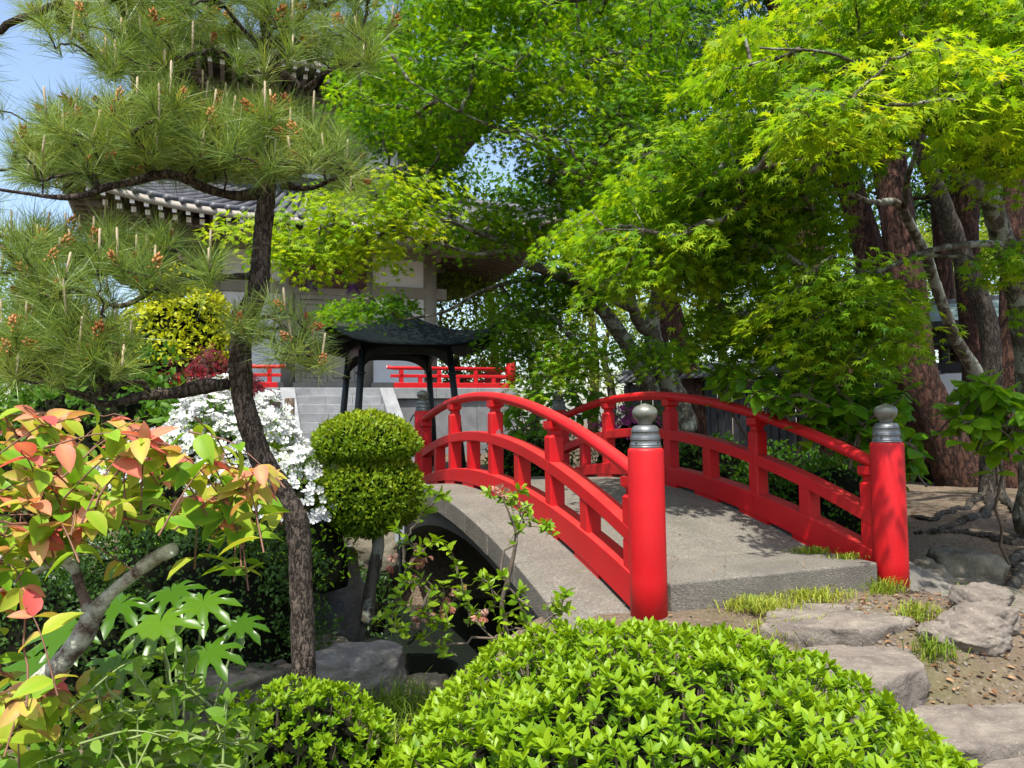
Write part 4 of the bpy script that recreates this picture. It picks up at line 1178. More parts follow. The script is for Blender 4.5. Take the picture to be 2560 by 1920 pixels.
def broad_tree(name, label, cat, base, limbs, regions, leaf, leafsize, mat, bark, spray_r, nleaf, group=None, n_ind=300, droop=0.35, thick=0.05, trunk_n=12, twig=True, bk=0.0045, piece='leaf', minpx=10, tilt=0.35):
    """regions: (poly, dmin, dmax, n, tint)"""
    root = empty(name, tuple(base), label, cat, group)
    sk = Skeleton(); first = True
    for rows in limbs:
        P, rad = pxline(rows) if len(rows[0]) == 4 else rows
        sk.limb(P, rad)
        wob = 0.05
        V, F_ = tube(P, rad, trunk_n, True, wob)
        link('trunk' if first else 'limb', mesh('trunk', V - np.array(base), F_, bark, True), root); first = False
    C = []; T = []
    for poly, d0, d1, n, ti in regions:
        p2 = polysample(poly, n)
        for q in p2: C.append(U(q[0], q[1], rng.uniform(d0, d1))); T.append(ti)
    C = np.array(C); T = np.array(T)
    D = sk.connect(C)
    mb = MB(); sk.branches(mb, bk)
    if mb.n: mb.build('branches', bark, root, True, base)['kind'] = 'stuff'
    P, tp, nn, ID = sprays(C, D, spray_r, nleaf, leafsize, droop, thick, tilt)
    if twig:
        mb = MB()
        for i, c in enumerate(C):
            sel = np.nonzero(ID == i)[0][:5]
            for j in sel: mb.add(*tube([c, (c + P[j]) / 2 + [0, 0, 0.02], P[j]], [0.003, 0.0022, 0.0014], 3, False))
        o = mb.build('twigs', M['twig_dark'], root, False, base); o['kind'] = 'stuff'
    n = len(P)
    sz = leafsize * rng.uniform(0.7, 1.25, n)
    tint = T[ID] + rng.normal(0, 0.11, n) + 0.10 * rng.normal(size=len(C))[ID]
    put_leaves(root, piece, 'foliage', leaf, P, frames(tp, nn), sz, tint, mat, n_ind, minpx)
    return root

LF_MAPLE = leaf_maple(7, 0.36); LF_MAPLE5 = leaf_maple(5, 0.40)
LF_LACE = leaf_maple(7, 0.16, 1.0, 0.5)
LF_OV = leaf_ovate(0.46, 0.10, 0.20, 3); LF_SLIM = leaf_ovate(0.36, 0.16, 0.14, 2, 1.15); LF_TINY = leaf_ovate(0.55, 0.1, 0.1, 1)
LF_BIG = leaf_ovate(0.58, 0.10, 0.22, 4, 1.25); LF_ROUND = leaf_ovate(0.56, 0.06, 0.10, 3, 1.0)

# ------------------------------------------------------------------ near maple on the right
bp = UZ(2481, 1255, 0.44)
rm_limbs = [
    [(2481, 1262, 9.4, 74), (2478, 1180, 9.35, 52), (2480, 1000, 9.2, 46), (2478, 880, 9.1, 46), (2462, 780, 9.0, 46), (2425, 690, 8.9, 48), (2390, 600, 8.8, 44), (2345, 480, 8.6, 42), (2305, 380, 8.4, 38), (2280, 270, 8.1, 30), (2260, 150, 7.6, 24), (2240, 0, 7.0, 18), (2200, -200, 6.4, 12)],
]
rm = [
    ([(1690, 170), (1780, 100), (1950, 30), (2150, -80), (2700, -80), (2700, 330), (2450, 290), (2300, 250), (2150, 320), (2000, 270), (1850, 200)], 4.9, 6.4, 170, 0.42),
    ([(1400, 580), (1560, 480), (1690, 300), (1850, 260), (2080, 300), (2180, 330), (2060, 420), (1980, 480), (1900, 560), (1760, 640), (1640, 720), (1560, 700), (1500, 640)], 5.4, 6.8, 130, 0.34),
    ([(1560, 580), (1900, 480), (2060, 480), (2060, 600), (1980, 660), (1950, 700), (1880, 760), (1820, 820), (1760, 760), (1680, 700)], 5.8, 6.8, 46, 0.34),
    ([(1990, 660), (2130, 620), (2230, 710), (2270, 830), (2200, 890), (2080, 930), (1990, 870), (1960, 760)], 5.2, 6.0, 60, 0.42),
    ([(1700, 760), (1960, 740), (1980, 890), (1850, 890), (1740, 840)], 5.9, 6.7, 18, 0.34),
    ([(2490, 620), (2640, 560), (2640, 780), (2520, 750)], 5.0, 5.8, 8, 0.42),
    ([(2400, 300), (2600, 320), (2600, 420), (2450, 400)], 5.0, 6.5, 14, 0.42),
    ([(1700, -800), (2800, -800), (2800, -80), (2150, -80), (1950, 0), (1750, -150)], 5.4, 7.2, 45, 0.5),
    ([(2250, 100), (2450, 50), (2600, 100), (2600, 300), (2450, 330), (2300, 320)], 3.9, 4.8, 26, 0.5),
    ([(1960, 230), (2120, 200), (2200, 260), (2150, 330), (2000, 320)], 4.2, 4.8, 11, 0.5),
]
near_limbs = [   # the smooth-barked near maple that carries the right-hand canopy
    [(2600, 1330, 7.2, 110), (2590, 1100, 7.1, 70), (2560, 800, 7.0, 62), (2530, 680, 6.9, 56), (2500, 580, 6.8, 52), (2477, 500, 6.7, 50)],
    [(2477, 500, 6.7, 46), (2430, 460, 6.6, 42), (2375, 400, 6.4, 36), (2345, 345, 6.2, 26), (2300, 320, 6.0, 20), (2220, 310, 5.7, 14), (2080, 380, 5.3, 9), (1900, 420, 5.0, 6)],
    [(2477, 500, 6.7, 40), (2485, 400, 6.5, 36), (2535, 355, 6.3, 34), (2556, 300, 6.1, 30), (2510, 275, 5.9, 24), (2440, 262, 5.7, 20), (2360, 242, 5.5, 18), (2265, 250, 5.2, 12), (2100, 140, 4.9, 8), (1900, 120, 4.6, 5)],
    [(2510, 612, 6.85, 22), (2440, 610, 6.5, 18), (2330, 625, 6.2, 15), (2240, 660, 5.9, 12), (2160, 680, 5.6, 9), (2080, 640, 5.4, 6)],
    [(2556, 300, 6.1, 22), (2590, 150, 5.6, 18), (2560, -50, 5.2, 14), (2450, -300, 4.8, 9)],
]
nb = np.array([*UZ(2600, 1330, 0.34)]); 
broad_tree('maple_tree', 'leafy Japanese maple with smooth forked trunk at the right edge, canopy over the bridge', 'tree', (nb[0], nb[1], float(ground(nb[0], nb[1]))), near_limbs, rm, LF_MAPLE, 0.068, M['l_maple'], M['bark_maple'], 0.28, 72, 'maple trees', droop=0.5, thick=0.035)

# furrowed grey trunk with a thin companion stem
bz = (bp[0], bp[1], 0.42)
rt = empty('grey_barked_tree', bz, 'leaning tree with furrowed grey bark behind the near maple', 'tree', 'trees along the wall')
P, rad = pxline(rm_limbs[0]); V, F_ = tube(P, rad, 16, True, 0.05); link('trunk', mesh('trunk', V - np.array(bz), F_, M['bark_grey'], True), rt)
P, rad = pxline([(2470, 1000, 9.0, 34), (2430, 915, 8.8, 34), (2390, 850, 8.6, 30), (2361, 776, 8.4, 27), (2335, 700, 8.2, 26), (2315, 640, 8.0, 26), (2290, 590, 7.8, 24), (2245, 510, 7.5, 20), (2180, 505, 7.2, 13), (2105, 480, 6.9, 9), (2020, 500, 6.6, 6)])
V, F_ = tube(P, rad, 10, True, 0.04); link('limb', mesh('limb', V - np.array(bz), F_, M['bark_maple'], True), rt)
P, rad = pxline([(2262, 520, 7.5, 18), (2270, 440, 7.3, 16), (2290, 380, 7.1, 14), (2296, 300, 6.9, 12), (2285, 200, 6.6, 9)])
V, F_ = tube(P, rad, 8, True, 0.04); link('limb', mesh('limb', V - np.array(bz), F_, M['bark_maple'], True), rt)
# surface roots spreading over the bare ground
for (pts) in ([(2481, 1255), (2440, 1268), (2390, 1285), (2330, 1300), (2280, 1296)], [(2490, 1258), (2520, 1275), (2545, 1290), (2580, 1288)], [(2478, 1260), (2450, 1295), (2400, 1305), (2340, 1318), (2290, 1322)],
              [(2600, 1330), (2540, 1335), (2470, 1325), (2400, 1318), (2330, 1322)], [(2600, 1340), (2530, 1362), (2470, 1372), (2400, 1368), (2310, 1378)], [(2590, 1350), (2520, 1400), (2450, 1410), (2380, 1400)]):
    Q = []
    for a, b in pts:
        p = UZ(a, b, 0.40); p[2] = float(ground(p[0], p[1])); Q.append(p)
    Q = smoothline(np.array(Q), 6); Q[:, 2] = [float(ground(a, b)) + 0.012 for a, b in Q[:, :2]]
    Q = Q + rng.normal(size=Q.shape) * [0.02, 0.02, 0.008]
    V, F_ = tube(Q, np.linspace(0.055, 0.018, len(Q)), 8, True, 0.1)
    link('root', mesh('root', V - np.array(bz), F_, M['bark_grey'], True), rt)

# ------------------------------------------------------------------ maple beyond the bridge
cb = U(1690, 1010, 10.2); cz = float(ground(cb[0], cb[1]))
cm_limbs = [
    [(1705, 1075, 10.3, 80), (1690, 1000, 10.2, 62), (1665, 940, 10.15, 54), (1640, 880, 10.1, 50), (1632, 840, 10.0, 44), (1632, 780, 9.9, 34), (1640, 740, 9.8, 30), (1655, 640, 9.6, 26), (1620, 560, 9.4, 22), (1560, 420, 9.1, 18), (1500, 300, 8.8, 13), (1460, 160, 8.5, 9), (1440, 0, 8.2, 6)],
    [(1632, 835, 10.0, 34), (1600, 810, 9.9, 32), (1580, 760, 9.7, 26), (1570, 690, 9.5, 24), (1545, 600, 9.2, 20), (1500, 500, 8.9, 15), (1420, 420, 8.6, 12), (1350, 370, 8.4, 9), (1150, 280, 8.0, 6), (1020, 200, 7.8, 5)],
    [(1635, 990, 10.2, 52), (1600, 920, 10.1, 44), (1560, 850, 9.9, 38), (1510, 780, 9.7, 36), (1450, 720, 9.5, 30), (1400, 690, 9.3, 28), (1310, 655, 9.0, 22), (1262, 610, 8.8, 18), (1190, 580, 8.5, 13), (1100, 545, 8.2, 9), (940, 530, 7.9, 6)],
    [(1580, 770, 9.7, 26), (1540, 750, 9.6, 26), (1500, 720, 9.4, 24), (1420, 690, 9.2, 20)],
    [(1262, 628, 8.85, 13), (1190, 635, 8.6, 10), (1120, 615, 8.4, 8), (1010, 590, 8.1, 6)],
    [(1400, 690, 9.4, 14), (1300, 700, 9.5, 12), (1200, 730, 9.6, 10), (1110, 780, 9.7, 8), (1000, 800, 9.8, 5)],
]
cm = [
    ([(700, 560), (770, 480), (950, 400), (1040, 380), (1080, 450), (1040, 560), (990, 620), (900, 670), (800, 650), (710, 630)], 7.2, 8.2, 40, 0.62),
    ([(590, 560), (640, 525), (640, 570)], 7.2, 7.5, 3, 0.72),
    ([(880, 170), (950, 40), (1100, -60), (1500, -80), (1750, -60), (1720, 150), (1680, 250), (1690, 420), (1500, 480), (1350, 350), (1190, 310), (1000, 320), (890, 290)], 7.5, 10.2, 235, 0.38),
    ([(870, 300), (1090, 320), (1140, 430), (1050, 540), (960, 500)], 9.0, 10.2, 30, 0.22),
    ([(1060, 560), (1150, 480), (1320, 480), (1400, 560), (1330, 590), (1150, 610)], 8.4, 9.4, 22, 0.40),
    ([(800, 770), (860, 745), (980, 735), (1010, 750), (940, 775), (850, 790)], 9.5, 10.3, 10, 0.30),
    ([(1230, 800), (1270, 700), (1480, 630), (1520, 700), (1420, 770), (1330, 850), (1290, 910), (1260, 870)], 9.2, 10.0, 38, 0.26),
    ([(1300, 900), (1400, 830), (1560, 815), (1690, 850), (1700, 880), (1500, 930), (1340, 970)], 8.6, 9.4, 22, 0.34),
    ([(1450, 480), (1700, 420), (1700, 600), (1560, 700)], 8.8, 10.0, 24, 0.22),
    ([(1340, 370), (1480, 400), (1480, 500), (1350, 480)], 9.0, 10.2, 20, 0.25),
    ([(900, 60), (1250, -60), (1700, -60), (1700, 440), (1500, 480), (1360, 330), (1150, 300), (930, 290)], 10.2, 12.5, 110, 0.10),
    ([(900, -500), (1700, -500), (1700, -80), (1100, -60), (950, 40), (880, 100)], 7.5, 10.0, 60, 0.4),
]
broad_tree('maple_tree', 'spreading Japanese maple beyond the bridge, limbs reaching left before the temple', 'tree', (cb[0], cb[1], cz), cm_limbs, cm, LF_MAPLE, 0.066, M['l_maple2'], M['bark_maple'], 0.36, 84, 'maple trees', droop=0.45, bk=0.005)

# ------------------------------------------------------------------ red pines
def red_pine(rows, label, n=18, zb=0.5):
    b = U(rows[0][0], rows[0][1], rows[0][2]); zb = float(ground(b[0], b[1]))
    P, rad = pxline(rows, 6)
    base = (P[0][0], P[0][1], min(zb, P[0][2]))
    r = empty('red_pine_tree', base, label, 'tree', 'tall red pines behind the bridge')
    P = np.vstack([[P[0][0], P[0][1], base[2] - 0.1], P]); rad = np.concatenate([[rad[0] * 1.25], rad])
    V, F_ = tube(P, rad, n, True, 0.035)
    link('trunk', mesh('trunk', V - np.array(base), F_, M['bark_red'], True), r)
    return r, P, rad, base
def conifer_crown(r, P, base, n, spread, z0, z1, mat='l_conifer'):
    """needle pads out on whorled limbs"""
    z = P[:, 2]; mb = MB(); LP = []; LT = []; LN = []
    for i in range(n):
        zz = rng.uniform(z0, z1); k = int(np.argmin(np.abs(z - zz))); a = rng.uniform(0, 2 * math.pi); L = spread * rng.uniform(0.4, 1.0)
        p0 = P[k].copy(); p1 = p0 + np.array([math.cos(a) * L, math.sin(a) * L, rng.uniform(-0.15, 0.35) * L])
        mid = (p0 + p1) / 2 + rng.normal(size=3) * 0.12 * L
        mb.add(*tube(smoothline([p0, mid, p1], 4), np.linspace(0.06, 0.015, 9), 5, False))
        for _ in range(5):
            c = p1 + rng.normal(size=3) * [0.35 * spread * 0.5, 0.35 * spread * 0.5, 0.12]
            m_ = 70; d = nrm(rng.normal(size=(m_, 3)) + [0, 0, 0.6]); pos = c + rng.normal(size=(m_, 3)) * [0.28, 0.28, 0.08]
            LP.append(pos); LT.append(d); LN.append(rng.normal(size=(m_, 3)))
    mb.build('branches', M['bark_red'], r, True, base)['kind'] = 'stuff'
    Pn = np.concatenate(LP); Tn = np.concatenate(LT); Nn = np.concatenate(LN)
    put_leaves(r, 'needle_tuft', 'foliage', leaf_ovate(0.16, 0.05, 0.1, 1), Pn, frames(Tn, Nn), 0.22 * rng.uniform(0.7, 1.2, len(Pn)), rng.uniform(0.1, 0.9, len(Pn)), M[mat], 0)
rp = [
    ([(2425, 1215, 11, 150), (2370, 1120, 11, 108), (2300, 960, 11, 98), (2280, 850, 11, 92), (2267, 700, 11, 84), (2236, 500, 11.1, 80), (2222, 380, 11.2, 78), (2205, 200, 11.3, 74), (2185, -50, 11.5, 68), (2170, -500, 11.8, 62), (2160, -1000, 12, 40)], 'thick red barked pine, the largest, leaning left behind the magnolia leaves'),
    ([(2300, 1050, 12, 110), (2255, 860, 12, 84), (2192, 720, 12, 78), (2165, 600, 12, 70), (2122, 460, 12, 62), (2100, 370, 12, 58), (2070, 200, 12, 54), (2030, -100, 12.2, 58), (2010, -700, 12.5, 36)], 'red pine trunk splitting left from behind the largest pine'),
    ([(2110, 1050, 11.2, 110), (2075, 900, 11.2, 96), (2040, 740, 11.2, 92), (2012, 620, 11.2, 90), (1990, 520, 11.3, 84), (1970, 400, 11.4, 74), (1960, 250, 11.6, 64), (1950, 0, 11.8, 54), (1940, -600, 12, 32)], 'dark scaly pine trunk left of the largest pine'),
    ([(2450, 1100, 13, 80), (2436, 900, 13, 56), (2420, 700, 13, 58), (2412, 560, 13, 62), (2412, 450, 13, 64), (2408, 250, 13, 58), (2400, -100, 13.2, 48), (2395, -600, 13.5, 30)], 'pine trunk seen between the grey leaning tree and wall'),
    ([(2535, 1250, 10.5, 80), (2528, 1000, 10.5, 58), (2528, 800, 10.5, 54), (2532, 600, 10.5, 48), (2538, 400, 10.5, 46), (2535, 200, 10.6, 44), (2530, -200, 10.8, 52)], 'dark pine trunk at the right edge of the picture'),
    ([(1760, 1000, 15, 66), (1720, 920, 15, 52), (1695, 830, 15, 50), (1678, 760, 15, 44), (1665, 700, 15, 40), (1640, 560, 15, 36), (1640, 300, 15.3, 32), (1650, 0, 15.6, 28)], 'slender orange barked pine behind the beyond-bridge maple'),
    ([(1668, 1000, 17, 40), (1655, 850, 17, 34), (1648, 740, 17, 32), (1640, 600, 17, 28), (1630, 300, 17, 26), (1620, -50, 17.4, 20)], 'thin straight orange pine beside the slender one'),
    ([(2375, 900, 16, 50), (2362, 700, 16, 40), (2350, 560, 16, 38), (2345, 400, 16, 36), (2340, 100, 16.4, 30)], 'distant red pine right of the largest pine trunk'),
    ([(1965, 1000, 18, 40), (1960, 850, 18, 34), (1955, 650, 18, 32), (1950, 300, 18.4, 28), (1950, -50, 18.8, 22)], 'distant pine trunk above the black fence'),
]
for i, (rows, lb) in enumerate(rp):
    r, P, rad, base = red_pine(rows, lb)
    top = P[-1][2]
    conifer_crown(r, P, base, 26, 2.3, max(5.5, top * 0.5), top + 0.3)

# ------------------------------------------------------------------ background trees
def far_tree(px, depth, crown_z, rx, rz, nleaf, tint, label, mat='l_far', ls=0.16, bark='bark_grey', group='trees behind the temple garden', grp_pts=34):
    b = U(px, 1000, depth); zb = float(ground(b[0], b[1])); base = np.array([b[0], b[1], zb])
    r = empty('background_tree', tuple(base), label, 'tree', group)
    P = np.array([base + [0, 0, -0.1], base + [0.15, 0, crown_z * 0.4], base + [-0.1, 0.1, crown_z * 0.75], base + [0.1, 0, crown_z]])
    P = smoothline(P, 4); V, F_ = tube(P, np.linspace(0.16, 0.05, len(P)) * (depth / 22), 8, True, 0.05)
    link('trunk', mesh('trunk', V - base, F_, M[bark], True), r)
    # clumps through the crown volume
    C = nrm(rng.normal(size=(grp_pts, 3))) * (rng.uniform(0.25, 1, (grp_pts, 1)) ** 0.5) * [rx, rx, rz] + base + [0, 0, crown_z]
    sk = Skeleton(); sk.limb(P, np.full(len(P), 0.05)); D = sk.connect(C); mb = MB(); sk.branches(mb, 0.012, 0.08, 4, 0.06); mb.build('branches', M[bark], r, True, base)['kind'] = 'stuff'
    n = nleaf; k = rng.integers(0, grp_pts, n)
    pos = C[k] + rng.normal(size=(n, 3)) * [rx * 0.2, rx * 0.2, rz * 0.12]
    tp = rng.normal(size=(n, 3)) + [0, 0, -0.3]; nn = rng.normal(size=(n, 3)) * 0.6 + [0, 0, 1]
    tt = tint + rng.normal(0, 0.14, n) + rng.normal(0, 0.10, grp_pts)[k]
    put_leaves(r, 'leaf', 'foliage', LF_TINY, pos, frames(tp, nn), ls * rng.uniform(0.7, 1.3, n), tt, M[mat], 0)
ft = [
    (1150, 25, 3.6, 2.2, 2.2, 5000, 0.62, 'pale yellow green tree right behind the incense canopy'),
    (1330, 24, 4.2, 2.4, 2.6, 6000, 0.66, 'pale yellow green tree left of the orange pine'),
    (1520, 27, 4.0, 2.6, 2.6, 5000, 0.55, 'light green tree behind the maple stems'),
    (1720, 26, 3.4, 2.2, 2.0, 4500, 0.50, 'light green tree above the black fence'),
    (1930, 30, 4.2, 3.0, 2.6, 5000, 0.45, 'green tree behind the dark scaly pine'),
    (2200, 27, 4.4, 3.0, 2.8, 5000, 0.50, 'green tree behind the largest pine'),
    (2370, 24, 4.8, 2.2, 2.3, 6000, 0.66, 'bright yellow green tree above the wall roof'),
    (2520, 25, 4.2, 2.4, 2.4, 6000, 0.68, 'bright green tree above the wall at the right edge'),
    (2750, 26, 5.0, 3.0, 3.0, 4000, 0.55, 'light green tree beyond the right edge'),
    (1000, 34, 5.0, 3.5, 3.5, 4000, 0.45, 'green tree behind the temple corner'),
]
for a in ft: far_tree(*a[:7], a[7])
ft2 = [(1480, 33, 9.5, 3.4, 3.0, 4200, 0.4, 'tall dark conifer behind the maple crown'), (1800, 30, 8.5, 3.2, 3.4, 4800, 0.35, 'tall dark conifer over the fence'), (2080, 28, 9.0, 3.0, 3.6, 4800, 0.35, 'tall conifer between the pine trunks'), (2420, 30, 9.5, 3.6, 3.6, 5000, 0.4, 'tall conifer behind the wall'), (2700, 28, 9.0, 3.6, 4.0, 4500, 0.4, 'tall conifer beyond the right edge'), (1230, 36, 10.5, 3.2, 3.0, 3800, 0.4, 'tall conifer behind the temple roof corner')]
for a in ft2: far_tree(*a[:7], a[7], mat='l_green', ls=0.24, bark='bark_red', grp_pts=40)
# left side, behind the pine
for a in [(120, 10.5, 1.3, 1.5, 1.0, 4200, 0.55, 'green broadleaf tree behind the pine at the left edge'), (330, 11.0, 0.9, 1.1, 0.9, 3400, 0.45, 'green shrubby tree left of the golden tree'), (-100, 12.5, 2.0, 2.0, 1.6, 3500, 0.5, 'green tree beyond the left edge'), (30, 15, 3.0, 1.2, 1.0, 2500, 0.6, 'light green tree top beside the temple eave')]:
    far_tree(*a[:7], a[7], mat='l_green', ls=0.10, group='trees left of the temple', bark='bark_maple')
# ------------------------------------------------------------------ black pine in the foreground
def pine():
    rows = [(762, 1930, 3.2, 66), (760, 1700, 3.2, 64), (754, 1500, 3.2, 62), (748, 1350, 3.2, 62), (735, 1285, 3.2, 62), (696, 1223, 3.2, 64), (653, 1145, 3.2, 64), (626, 1068, 3.2, 62), (606, 990, 3.2, 60), (601, 912, 3.2, 58), (605, 834, 3.2, 57), (618, 790, 3.2, 58), (645, 718, 3.2, 56), (653, 640, 3.2, 54), (657, 583, 3.2, 52), (665, 505, 3.2, 50), (672, 400, 3.2, 44), (678, 280, 3.2, 36), (684, 214, 3.2, 34), (676, 155, 3.2, 30), (660, 60, 3.2, 24), (650, -60, 3.2, 18), (640, -200, 3.2, 12)]
    P, rad = pxline(rows, 7)
    zb = float(ground(P[0][0], P[0][1]))
    P = np.vstack([[P[0][0], P[0][1], zb - 0.1], P]); rad = np.concatenate([[rad[0] * 1.2], rad])
    base = np.array([P[0][0], P[0][1], zb])
    r = empty('pine_tree', tuple(base), 'twisted black pine with curving trunk and long needles in the left foreground', 'tree')
    sk = Skeleton(); rad = rad * 0.90; sk.limb(P, rad)
    rad2 = rad * (1 + 0.10 * vnoise(P, 9, 2))
    V, F_ = tube(P, rad2, 20, True, 0.045); link('trunk', mesh('trunk', V - base, F_, M['bark_pine'], True), r)
    limbs = [
        [(650, 490, 3.2, 30), (590, 492, 3.15, 26), (540, 478, 3.1, 24), (480, 455, 3.0, 24), (420, 440, 2.95, 24), (330, 455, 2.9, 22), (250, 480, 2.85, 18), (160, 490, 2.8, 14), (60, 480, 2.75, 9), (-40, 460, 2.7, 6)],
        [(690, 300, 3.2, 26), (735, 262, 3.15, 26), (745, 215, 3.1, 24), (700, 175, 3.05, 20), (650, 120, 3.0, 16), (600, 70, 2.95, 11), (560, 10, 2.9, 8)],
        [(735, 240, 3.15, 18), (800, 190, 3.1, 14), (870, 150, 3.05, 10), (940, 110, 3.0, 7)],
        [(670, 330, 3.2, 20), (600, 260, 3.3, 18), (500, 205, 3.3, 18), (420, 175, 3.25, 18), (320, 165, 3.2, 16), (240, 140, 3.15, 13), (180, 80, 3.1, 9), (130, 20, 3.05, 6)],
        [(575, 958, 3.2, 30), (520, 962, 3.15, 34), (450, 972, 3.1, 32), (380, 985, 3.05, 26), (320, 1000, 3.0, 20), (260, 1010, 2.95, 14), (180, 980, 2.9, 9), (60, 930, 2.85, 6)],
        [(380, 985, 3.05, 16), (350, 950, 3.0, 15), (300, 960, 2.95, 12), (240, 985, 2.9, 10), (120, 960, 2.85, 6)],
        [(630, 690, 3.2, 18), (560, 690, 3.1, 16), (480, 700, 3.0, 14), (400, 715, 2.95, 14), (300, 760, 2.9, 12), (200, 720, 2.85, 9), (80, 690, 2.8, 6)],
        [(705, 470, 3.2, 16), (780, 470, 3.15, 13), (850, 440, 3.1, 9), (930, 430, 3.05, 6)],
        [(625, 800, 3.2, 12), (680, 800, 3.1, 10), (740, 840, 3.05, 8), (800, 900, 3.0, 5)],
    ]
    for rw in limbs:
        q, rr = pxline(rw, 6)
        q = q + 0.014 * np.stack([vnoise(q, 9, 1), vnoise(q, 9, 2), vnoise(q, 9, 3)], -1)
        sk.limb(q, rr); V, F_ = tube(q, rr * (1 + 0.16 * vnoise(q, 14, 5)), 10, True, 0.06); link('limb', mesh('limb', V - base, F_, M['bark_pine'], True), r)
    regs = [
        ([(80, 40), (200, -60), (1000, -60), (990, 100), (900, 180), (760, 150), (660, 190), (520, 130), (400, 190), (280, 200), (140, 130)], 2.75, 3.6, 270),
        ([(30, 380), (110, 300), (200, 250), (330, 240), (500, 250), (640, 260), (800, 310), (900, 400), (950, 470), (860, 480), (700, 440), (500, 420), (330, 440), (150, 480), (10, 460)], 2.7, 3.6, 330),
        ([(240, 400), (420, 390), (640, 400), (640, 460), (480, 450), (330, 470), (240, 470)], 3.25, 3.8, 45),
        ([(0, 590), (150, 560), (400, 570), (530, 620), (540, 700), (420, 750), (300, 770), (0, 740)], 2.65, 3.4, 120),
        ([(0, 780), (180, 770), (330, 830), (330, 930), (200, 960), (0, 950)], 2.65, 3.2, 100),
        ([(560, 780), (700, 760), (830, 840), (800, 940), (700, 900), (600, 860)], 2.9, 3.3, 26),
        ([(-500, 0), (0, 0), (0, 900), (-500, 800)], 2.7, 3.5, 80),
        ([(200, -500), (900, -500), (900, -60), (200, -60)], 2.8, 3.6, 70),
    ]
    C = []
    for poly, d0, d1, n in regs:
        for q in polysample(poly, n): C.append(U(q[0], q[1], rng.uniform(d0, d1)))
    C = np.array(C); D = sk.connect(C)
    mb = MB(); sk.branches(mb, 0.0026, 0.10, 5, 0.016); mb.build('twigs', M['bark_pine'], r, True, base)['kind'] = 'stuff'
    # needle tufts
    n = len(C); axis = nrm(D * 0.55 + [0, 0, 0.75] + rng.normal(size=(n, 3)) * 0.3)
    nn = 84; VV = []; TT = []
    for i in range(n):
        m_ = int(nn * rng.uniform(0.7, 1.2)); ax = axis[i]
        e1 = nrm(np.cross(ax, [0.3, 0.9, 0.2])); e2 = np.cross(ax, e1)
        th = rng.uniform(0, 2 * math.pi, m_); ph = np.radians(rng.uniform(18, 78, m_))
        d = ax * np.cos(ph)[:, None] + (e1 * np.cos(th)[:, None] + e2 * np.sin(th)[:, None]) * np.sin(ph)[:, None]
        b = C[i] + ax * (rng.uniform(-0.05, 0.03, m_))[:, None] + d * 0.004
        L = rng.uniform(0.09, 0.165, m_)[:, None]
        sv = nrm(np.cross(d, rng.normal(size=(m_, 3)))) * 0.00095
        sag = np.array([0, 0, -1.0]) * (L * rng.uniform(0.0, 0.10, (m_, 1)))
        VV.append(np.stack([b - sv, b + sv, b + d * L * 0.55 + sv * 0.85 + sag * 0.3, b + d * L * 0.55 - sv * 0.85 + sag * 0.3, b + d * L + sag], 1)); 
        t0 = np.clip(0.54 + rng.normal(0, 0.14) + rng.normal(0, 0.15, m_), 0, 1); TT.append(np.repeat(t0, 5))
    VV = np.concatenate(VV); m_ = len(VV)
    Fq = np.concatenate([np.array([[0, 1, 2], [0, 2, 3], [3, 2, 4]])[None] + (np.arange(m_) * 5)[:, None, None]]).reshape(-1, 3)
    o = link('needles', mesh('needles', VV.reshape(-1, 3) - base, Fq, M['needle'], False, np.concatenate(TT)), r); o['kind'] = 'stuff'
    # clusters of pollen cones at shoot bases
    V0 = []; F0 = []; k = 0
    for j in range(13):
        a = j * 2.4; z = 0.02 + 0.045 * j / 13; c = np.array([0.0055 * math.cos(a), 0.0055 * math.sin(a), z * 0.75]); d = nrm(c - [0, 0, 0.022]) * 0.012 + [0, 0, 0.004]
        s1 = nrm(np.cross(d, [0, 0.3, 1])) * 0.0050; s2 = nrm(np.cross(d, s1)) * 0.0050
        V0 += [c, c + d * 0.5 + s1, c + d * 0.5 + s2, c + d * 0.5 - s1, c + d * 0.5 - s2, c + d * 1.15]
        F0 += [(k, k + 2, k + 1), (k, k + 3, k + 2), (k, k + 4, k + 3), (k, k + 1, k + 4), (k + 5, k + 1, k + 2), (k + 5, k + 2, k + 3), (k + 5, k + 3, k + 4), (k + 5, k + 4, k + 1)]; k += 6
    tpl = (np.array(V0) * 1.0, np.array(F0), np.tile(rng.uniform(-0.1, 0.1, 13), (6, 1)).T.ravel())
    sel = np.nonzero(rng.uniform(size=n) < 0.36)[0]
    fr = frames(np.cross(axis[sel], rng.normal(size=(len(sel), 3))), axis[sel])
    put_leaves(r, 'pollen_cone_cluster', 'pollen_cones', tpl, C[sel] + axis[sel] * 0.01, fr, rng.uniform(0.85, 1.45, len(sel)), rng.uniform(0.2, 0.9, len(sel)), M['cone'], 300, 0.0)
    # upright candles
    V, F_ = tube([(0, 0, 0), (0, 0, 0.5), (0.01, 0, 0.95), (0.01, 0, 1.0)], [0.055, 0.05, 0.05, 0.02], 7); cme = mesh('candle', V, F_, M['candle'], True)
    sel = np.nonzero(rng.uniform(size=n) < 0.36)[0]
    for i in sel:
        o = link('candle', cme, r); L = rng.uniform(0.05, 0.14)
        o.location = C[i] + axis[i] * 0.015 - base; o.scale = (0.085, 0.085, L); o.rotation_euler = (rng.normal(0, 0.08), rng.normal(0, 0.08), rng.uniform(0, 6))
pine()

